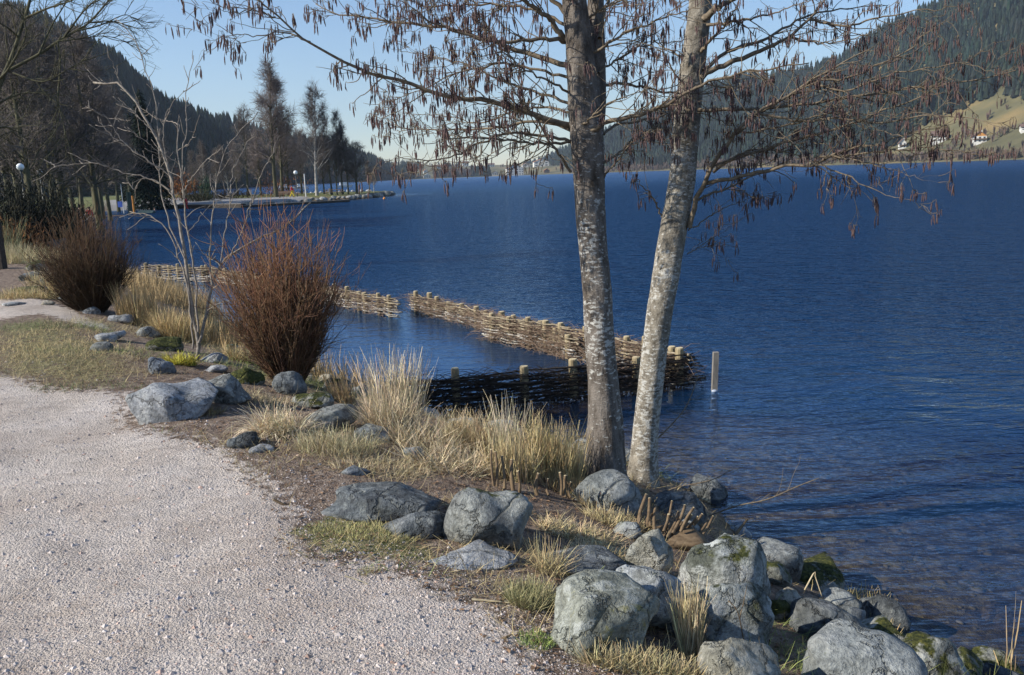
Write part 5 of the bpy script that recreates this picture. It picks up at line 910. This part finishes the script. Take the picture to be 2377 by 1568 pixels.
# covered boat or box
g = at_px(338,470,97); zb = g1(g[0],g[1]); t = thing('storage_box',(g[0],g[1],zb),'teal green covered storage box beside the quay','storage box'); mb = MB(); mb.box((-.7,-.5,0),(.7,.5,1.5)); M['teal'] = simple('teal_cover',(.03,.06,.06),(.07,.11,.11),3,.8,.01); ob('body',mb.mesh('body',[M['teal']]),t); mb = MB(); mb.add([(-.78,-.56,1.503),(.78,-.56,1.503),(.78,.56,1.503),(-.78,.56,1.503),(-.78,0,1.75),(.78,0,1.75)],[(0,1,5,4),(3,4,5,2),(0,3,2,1)],[(0,4,3),(1,2,5)]); ob('lid',mb.mesh('lid',[M['teal']]),t)
def bench(px, py, dist, label, wd=1.6, table=False):
    d = ray(px,py); hd = math.hypot(d[0],d[1]); x,y = d[0]/hd*dist,d[1]/hd*dist; t = thing('picnic_table' if table else 'park_bench',(x,y,g1(x,y)),label,'picnic table' if table else 'bench')
    if table:
        for nm,a_,b2 in (('tabletop',(-wd/2,-.38,.72),(wd/2,.38,.78)),('seat',(-wd/2,-.85,.43),(wd/2,-.58,.48)),('seat',(-wd/2,.58,.43),(wd/2,.85,.48))): mb = MB(); mb.box(a_,b2); ob(nm,mb.mesh(nm,[M['brush']]),t)
        for sx in (-1,1):
            for sy in (-1,1): mb = MB(); tubes(np.array([[[sx*wd*.38,sy*.8,0],[sx*wd*.38,sy*.2,.72]]]),np.array([[.05,.05]]),5,mb=mb); ob('leg',mb.mesh('leg',[M['brush']]),t)
    else:
        for nm,a_,b2 in (('seat',(-wd/2,-.2,.42),(wd/2,.2,.47)),('backrest',(-wd/2,.22,.55),(wd/2,.26,.85))): mb = MB(); mb.box(a_,b2); ob(nm,mb.mesh(nm,[M['brush']]),t)
        for sx in (-1,1): mb = MB(); mb.box((sx*wd*.42-.04,-.18,0),(sx*wd*.42+.04,.24,.417)); ob('leg',mb.mesh('leg',[M['brush']]),t)
bench(775,452,124,'dark picnic table under the many stemmed headland trees',2.6,True); bench(665,455,120,'low dark bench left of the walker in yellow trousers',2.2); bench(259,468,92,'brown bench on the lawn behind the bush tops',1.8); bench(214,464,86,'short brown bench beside the red coated walker',1.2)
# buoy
p = P(892,463,ZW); V0,T0 = ico(2); mb = MB(); mb.add(V0*.17+np.array([0,0,.08]),None,T0); tubes(np.array([[[0,0,.24],[0,0,.34]]]),np.array([[.03,.03]]),6,mb=mb); tag(ob('buoy',mb.mesh('buoy',[M['orange']],True),None,p),'tiny orange buoy floating off the headland tip','buoy')
# ------------------------------------------------------------------ people
def skin_obj(name, verts, edges, rad, mat, parent, root=0):
    me = bpy.data.meshes.new(name); me.from_pydata(verts,edges,[]); me.materials.append(mat); o = ob(name,me,parent); m_ = o.modifiers.new('skin','SKIN'); m_.use_smooth_shade = True
    if not me.skin_vertices: return o
    for i,r0 in enumerate(rad): me.skin_vertices[0].data[i].radius = (r0,r0*.85); me.skin_vertices[0].data[i].use_root = (i==root)
    s_ = o.modifiers.new('sub','SUBSURF'); s_.levels = 1; s_.render_levels = 1; return o
M['skin'] = plain('skin',(.45,.27,.19),.6); M['hair'] = plain('hair',(.04,.025,.015),.7)
CL = {k:plain('cloth_'+k,v,.85) for k,v in dict(red=(.45,.03,.03),yellow=(.6,.45,.04),black=(.02,.022,.025),navy=(.025,.035,.08),jeans=(.06,.09,.16),grey=(.10,.10,.10),ochre=(.35,.22,.05)).items()}
def person(px, dist, label, jk, tr, yaw, Ht=1.72, stride=.16, cap=None):
    d = ray(px,460); hd = math.hypot(d[0],d[1]); x,y = d[0]/hd*dist,d[1]/hd*dist; t = thing('person',(x,y,g1(x,y)),label,'person','walkers in the park'); t.rotation_euler = (0,0,yaw); k = Ht/1.72; t.scale = (k,k,k); s = stride
    V = [(0,0,.95),(0,0,1.15),(0,0,1.42),(0,0,1.50),(0,.01,1.60),(0,.01,1.68),(-.19,0,1.41),(-.25,s*.5,1.15),(-.24,s+.05,.92),(-.24,s+.1,.83),(.19,0,1.41),(.25,-s*.5,1.15),(.24,-s+.02,.92),(.24,-s+.06,.83),(-.10,0,.90),(-.11,-s*.8,.50),(-.11,-s*2,.10),(-.11,-s*2+.14,.04),(.10,0,.90),(.11,s*.9,.52),(.11,s*1.6,.10),(.11,s*1.6+.15,.04)]
    Ed = [(0,1),(1,2),(2,3),(3,4),(4,5),(2,6),(6,7),(7,8),(8,9),(2,10),(10,11),(11,12),(12,13),(0,14),(14,15),(15,16),(16,17),(0,18),(18,19),(19,20),(20,21)]
    skin_obj('body',V,Ed,[.13,.12,.13,.055,.095,.085,.06,.045,.035,.04,.06,.045,.035,.04,.085,.06,.04,.04,.085,.06,.04,.04],M['skin'],t)
    skin_obj('jacket',[V[i] for i in (0,1,2,3,6,7,8,10,11,12)],[(0,1),(1,2),(2,3),(2,4),(4,5),(5,6),(2,7),(7,8),(8,9)],[.17,.16,.165,.07,.085,.065,.055,.085,.065,.055],CL[jk],t)
    skin_obj('trousers',[V[i] for i in (0,14,15,16,18,19,20)],[(0,1),(1,2),(2,3),(0,4),(4,5),(5,6)],[.155,.11,.085,.07,.11,.085,.07],CL[tr],t)
    V0,T0 = ico(2); mb = MB(); V_ = V0*np.array([.10,.112,.10])+np.array([0,-.012,1.675]); mb.add(V_,None,T0); ob('hat' if cap else 'hair',mb.mesh('hair',[CL[cap] if cap else M['hair']],True),t)
person(679,118,'walker in a red jacket and yellow trousers striding along the headland path','red','yellow',-pi/2,1.6,.2,'navy'); person(430,108,'walker in a long red jacket on the sandy path behind the sapling','red','red',pi/2,1.7); person(356,104,'person in dark navy clothes beside the storage box','navy','jeans',pi,1.7,.05)
person(181,72,'person in a dark coat seen from behind on the park path','black','jeans',0,1.75,.1); person(203,76,'walker in a bright red coat beside the dark coated person','red','grey',.3,1.6,.1); person(195,74,'smaller grey clothed person between the dark coat and the red coat','grey','grey',0,1.25,.1); person(145,66,'person in an ochre jacket half hidden by the hedge','ochre','black',pi/2,1.7,.1)
# ------------------------------------------------------------------ houses
M['wallw'] = simple('house_wall',(.62,.60,.54),(.78,.76,.70),.3,.9,0); M['roofb'] = simple('roof_brown',(.12,.075,.06),(.20,.13,.10),.5,.9,0); M['roofo'] = simple('roof_orange',(.42,.15,.06),(.55,.22,.09),.5,.9,0); M['woodb'] = simple('house_wood',(.08,.05,.03),(.16,.10,.06),.5,.9,0); M['woodo'] = simple('house_orange_wood',(.50,.22,.05),(.62,.30,.08),.5,.8,0); M['win'] = plain('window_glass',(.03,.035,.05),.15)
def house(p, w_, d_, h_, rh, yaw, label, wall='wallw', roof='roofb', gable=None, fl=2, nw=3, front_gable=True, balc=False):
    t = thing('house',p,label,'house'); t.rotation_euler = (0,0,yaw); hw,hd_ = w_/2,d_/2; mb = MB(); mb.box((-hw,-hd_,-3),(hw,hd_,h_)); ob('wall',mb.mesh('wall',[M[wall]]),t)
    mb = MB()      # gable prism between the walls and the roof slabs
    if front_gable: pr = [(-hw,-hd_,h_),(hw,-hd_,h_),(0,-hd_,h_+rh),(-hw,hd_,h_),(hw,hd_,h_),(0,hd_,h_+rh)]
    else: pr = [(-hw,hd_,h_),(-hw,-hd_,h_),(-hw,0,h_+rh),(hw,hd_,h_),(hw,-hd_,h_),(hw,0,h_+rh)]
    mb.add(np.array(pr)+np.array([0,0,.004]),None,[(0,1,2),(3,5,4)]); mb.add(np.array(pr)+np.array([0,0,.004]),[(0,2,5,3),(1,4,5,2)]); ob('gable',mb.mesh('gable',[M[gable or wall]]),t)
    e = .9; mb = MB()
    for s_ in (-1,1):
        a_,b2 = ((hw+e),(hd_+e)) if front_gable else ((hd_+e),(hw+e)); k = rh/(hw if front_gable else hd_); z0 = h_+rh-k*a_; Q = []
        for dz in (.06,.36):
            for yy in (-b2,b2): Q += [(s_*a_,yy,z0+dz),(0,yy,h_+rh+dz)]
        Q = np.array(Q,float)
        if not front_gable: Q = Q[:,[1,0,2]]
        mb.add(Q,[(0,1,3,2),(4,6,7,5),(0,2,6,4),(1,5,7,3),(0,4,5,1),(2,3,7,6)])
    rf = ob('roof',mb.mesh('roof',[M[roof]]),t); mb = MB(); mb.box((hw*.3,.3,h_+rh*.5),(hw*.3+.8,1.1,h_+rh+1.1)); ob('chimney',mb.mesh('chimney',[M[wall]]),rf)
    ww = w_/(nw*2.2); hs = h_/fl
    for f in range(fl):
        for i in range(nw): cx = -hw+w_*(i+.5)/nw; mb = MB(); mb.box((cx-ww/2,-hd_-.06,f*hs+hs*.3),(cx+ww/2,-hd_-.01,f*hs+hs*.78)); ob('window',mb.mesh('window',[M['win']]),t)
    if balc: mb = MB(); mb.box((-hw,-hd_-1.2,hs-.1),(hw,-hd_-.07,hs+.7)); ob('balcony',mb.mesh('balcony',[M['woodb']]),t)
    return t
def hpx(T, x0, x1, yt, yb, pw=1.25): p = hit(T,(x0+x1)/2,yb,pw); dep = (p-CAM)@VIEW; return p,(x1-x0)*dep/F,(yb-yt)*dep/F
for (x0,x1,yt,yb),lab,kw in [((2039,2070,311,334),'brick red roofed house on the right hillside, leftmost of the row',dict(roof='roofo',wall='wallw',front_gable=False)),((2084,2104,322,345),'white gabled chalet with brown roof on the right hillside',dict(balc=True,nw=2)),
 ((2158,2196,304,330),'white house with a broad brown roof between the chalet and the orange house',dict(front_gable=False)),((2253,2290,305,332),'white house with a bright orange gable on the right hillside',dict(gable='woodo',roof='roofb',balc=True)),((2366,2400,288,303),'white house at the right edge of the view above the slope',dict(front_gable=False)),((1945,1968,348,364),'small pale house near the shore behind the alder twigs',dict(front_gable=False))]:
    p,wd,h = hpx(TRt,x0,x1,yt,yb); house(p,wd*.76,wd*.8,h*.55,h*.38,-atan2(p[0],p[1])+.15,lab,**kw)
for (x0,x1,yt,yb),lab,kw in [((1176,1213,387,408),'large white hotel with dark roof and rows of windows on the far shore',dict(fl=3,nw=7,roof='roofb')),((913,932,388,400),'dark wooden chalet with white balconies on the far shore',dict(wall='woodb',balc=True)),((1073,1087,377,386),'small white house on the far slope above the bare trees',dict(front_gable=False)),
 ((1133,1147,381,388),'small white house on the far slope right of the spruces',dict(front_gable=False)),((1212,1228,381,388),'white house with orange roof above the hotel',dict(roof='roofo')),((1239,1272,373,387),'large white gabled house with terracotta roof near the alder trunk',dict(roof='roofo')),((1263,1275,394,402),'orange roofed shed by the far shore right of the hotel',dict(roof='roofo',wall='woodb')),
 ((1010,1026,385,392),'low pale house on the far slope left of centre',dict(front_gable=False)),((983,993,395,403),'tiny orange roofed house behind the white boathouse',dict(roof='roofo')),((983,999,406,414),'white boathouse at the far water edge',dict(wall='wallw',roof='wallw')),((1142,1156,400,408),'pale cabin left of the hotel',dict()),((883,896,388,394),'white house behind the headland tip trees',dict())]:
    p,wd,h = hpx(TC,x0,x1,yt,yb,1.0); house(p,wd*1.05,wd*.9,h*.75,h*.45,-atan2(p[0],p[1])+.1,lab,**kw)
# white boathouse hut and moored boats behind the headland
for px,w_,lab in ((662,7,'white moored boat with cabin beyond the headland'),(700,5,'small pale moored boat beyond the headland'),(800,6,'low moored boat near the far bank')):
    p = P(px,0,0) if False else at_px(px,np.interp(px,[600,800],[435,426]),330); p[2] = ZW; t = thing('boat',p,lab,'boat'); t.rotation_euler=(0,0,.3); mb = MB(); L = w_
    mb.add([(-L/2,-1,.8),(L/2*.7,-1,.8),(L/2,0,.95),(L/2*.7,1,.8),(-L/2,1,.8),(-L/2,-.7,-.2),(L/2*.6,-.7,-.2),(L/2*.8,0,-.1),(L/2*.6,.7,-.2),(-L/2,.7,-.2)],[(0,5,6,1),(1,6,7,2),(2,7,8,3),(3,8,9,4),(4,9,5,0),(0,1,3,4)],[(1,2,3)]); ob('hull',mb.mesh('hull',[M['white']]),t); mb = MB(); mb.box((-L*.3,-.7,.803),(L*.15,.7,1.9)); ob('cabin',mb.mesh('cabin',[M['white']]),t)
# ------------------------------------------------------------------ near tree at top left
gt = G(-90,560) ; nt_ = thing('bare_tree',at_px(-70,440,24)*np.array([1,1,0])+np.array([0,0,-.6]),'near bare tree leaning in from the top left corner with a long lit limb','tree')
NB = [([(-75,600),(-50,400),(-25,280),(0,197),(27,134),(43,87),(57,43),(70,0),(85,-80)],17),([(20,164),(90,127),(134,97),(174,73),(207,53),(254,0),(300,-50)],8),([(134,97),(140,150),(135,230),(150,300),(178,410)],4),([(-10,190),(20,160),(60,80),(40,20),(0,10)],6),([(30,170),(100,190),(160,160),(208,133)],4),
 ([(174,73),(230,60),(290,35),(312,50)],4),([(150,85),(200,20),(250,-20)],5),([(-20,300),(10,296),(30,302),(52,312)],6),([(57,43),(110,20),(170,0),(220,-30)],6),([(207,53),(260,50),(300,60)],3),([(90,127),(120,60),(150,10),(160,-30)],5),([(-20,250),(40,220),(110,215)],5),([(43,87),(10,60),(-20,50)],5),([(134,97),(190,90),(250,85),(330,110)],3)]
rb = np.random.default_rng(44); first = True
for pts,wd in NB:
    d0_ = 24; Q = np.array([Pd(px,py,d) for (px,py),d in zip(pts,np.linspace(d0_,d0_+rb.uniform(-1.5,1.5)*(not first),len(pts)))]); pth = smooth_path(Q,22); L = np.linalg.norm(np.diff(pth,axis=0),axis=1).sum(); mb = MB(); tubes(pth[None],np.linspace(1,.3,22)[None]*wd*d0_/F/2,8,mb=mb)
    k = int(L*3.2)+3; p0,dd,_,_ = spawn(pth[None],np.array([k]),.2,1,(.3,.8),rb); b1 = curves(p0,dd,rb.uniform(.4,1.8,k)*min(1,L/4+.4),9,.12,.02,rb); tubes(b1,np.linspace(1,.4,9)[None]*np.full((k,1),.013),4,mb=mb)
    k2 = k*7; p0,dd,_,_ = spawn(b1,k2,.15,1,(.3,.8),rb); tubes(curves(p0,dd,rb.uniform(.15,.6,k2),6,.14,.0,rb),np.linspace(1,.6,6)[None]*np.full((k2,1),.0055),3,mb=mb)
    ob('trunk' if first else 'branch',mb.mesh('branch',[M['treebark']],True,off=nt_.location[:]),nt_); first = False
hz = bpy.data.materials.new('haze'); hz.use_nodes = True; N = hz.node_tree.nodes; N.remove(N['Principled BSDF']); pv = N.new('ShaderNodeVolumePrincipled'); pv.inputs['Color'].default_value = (.72,.84,1,1); pv.inputs['Density'].default_value = .00012; pv.inputs['Anisotropy'].default_value = .2
hz.node_tree.links.new(pv.outputs[0],N['Material Output'].inputs['Volume']); mb = MB(); mb.box((-4600,-4600,-6.5),(4600,4600,430)); tag(ob('haze',mb.mesh('haze',[hz])),'thin blue air haze over the lake','haze',kind='stuff')
print('TRIS',sum(len(m_.loop_triangles) if m_.loop_triangles else sum(len(p.vertices)-2 for p in m_.polygons) for m_ in bpy.data.meshes) if False else sum(len(m_.loops)-2*len(m_.polygons) for m_ in bpy.data.meshes))
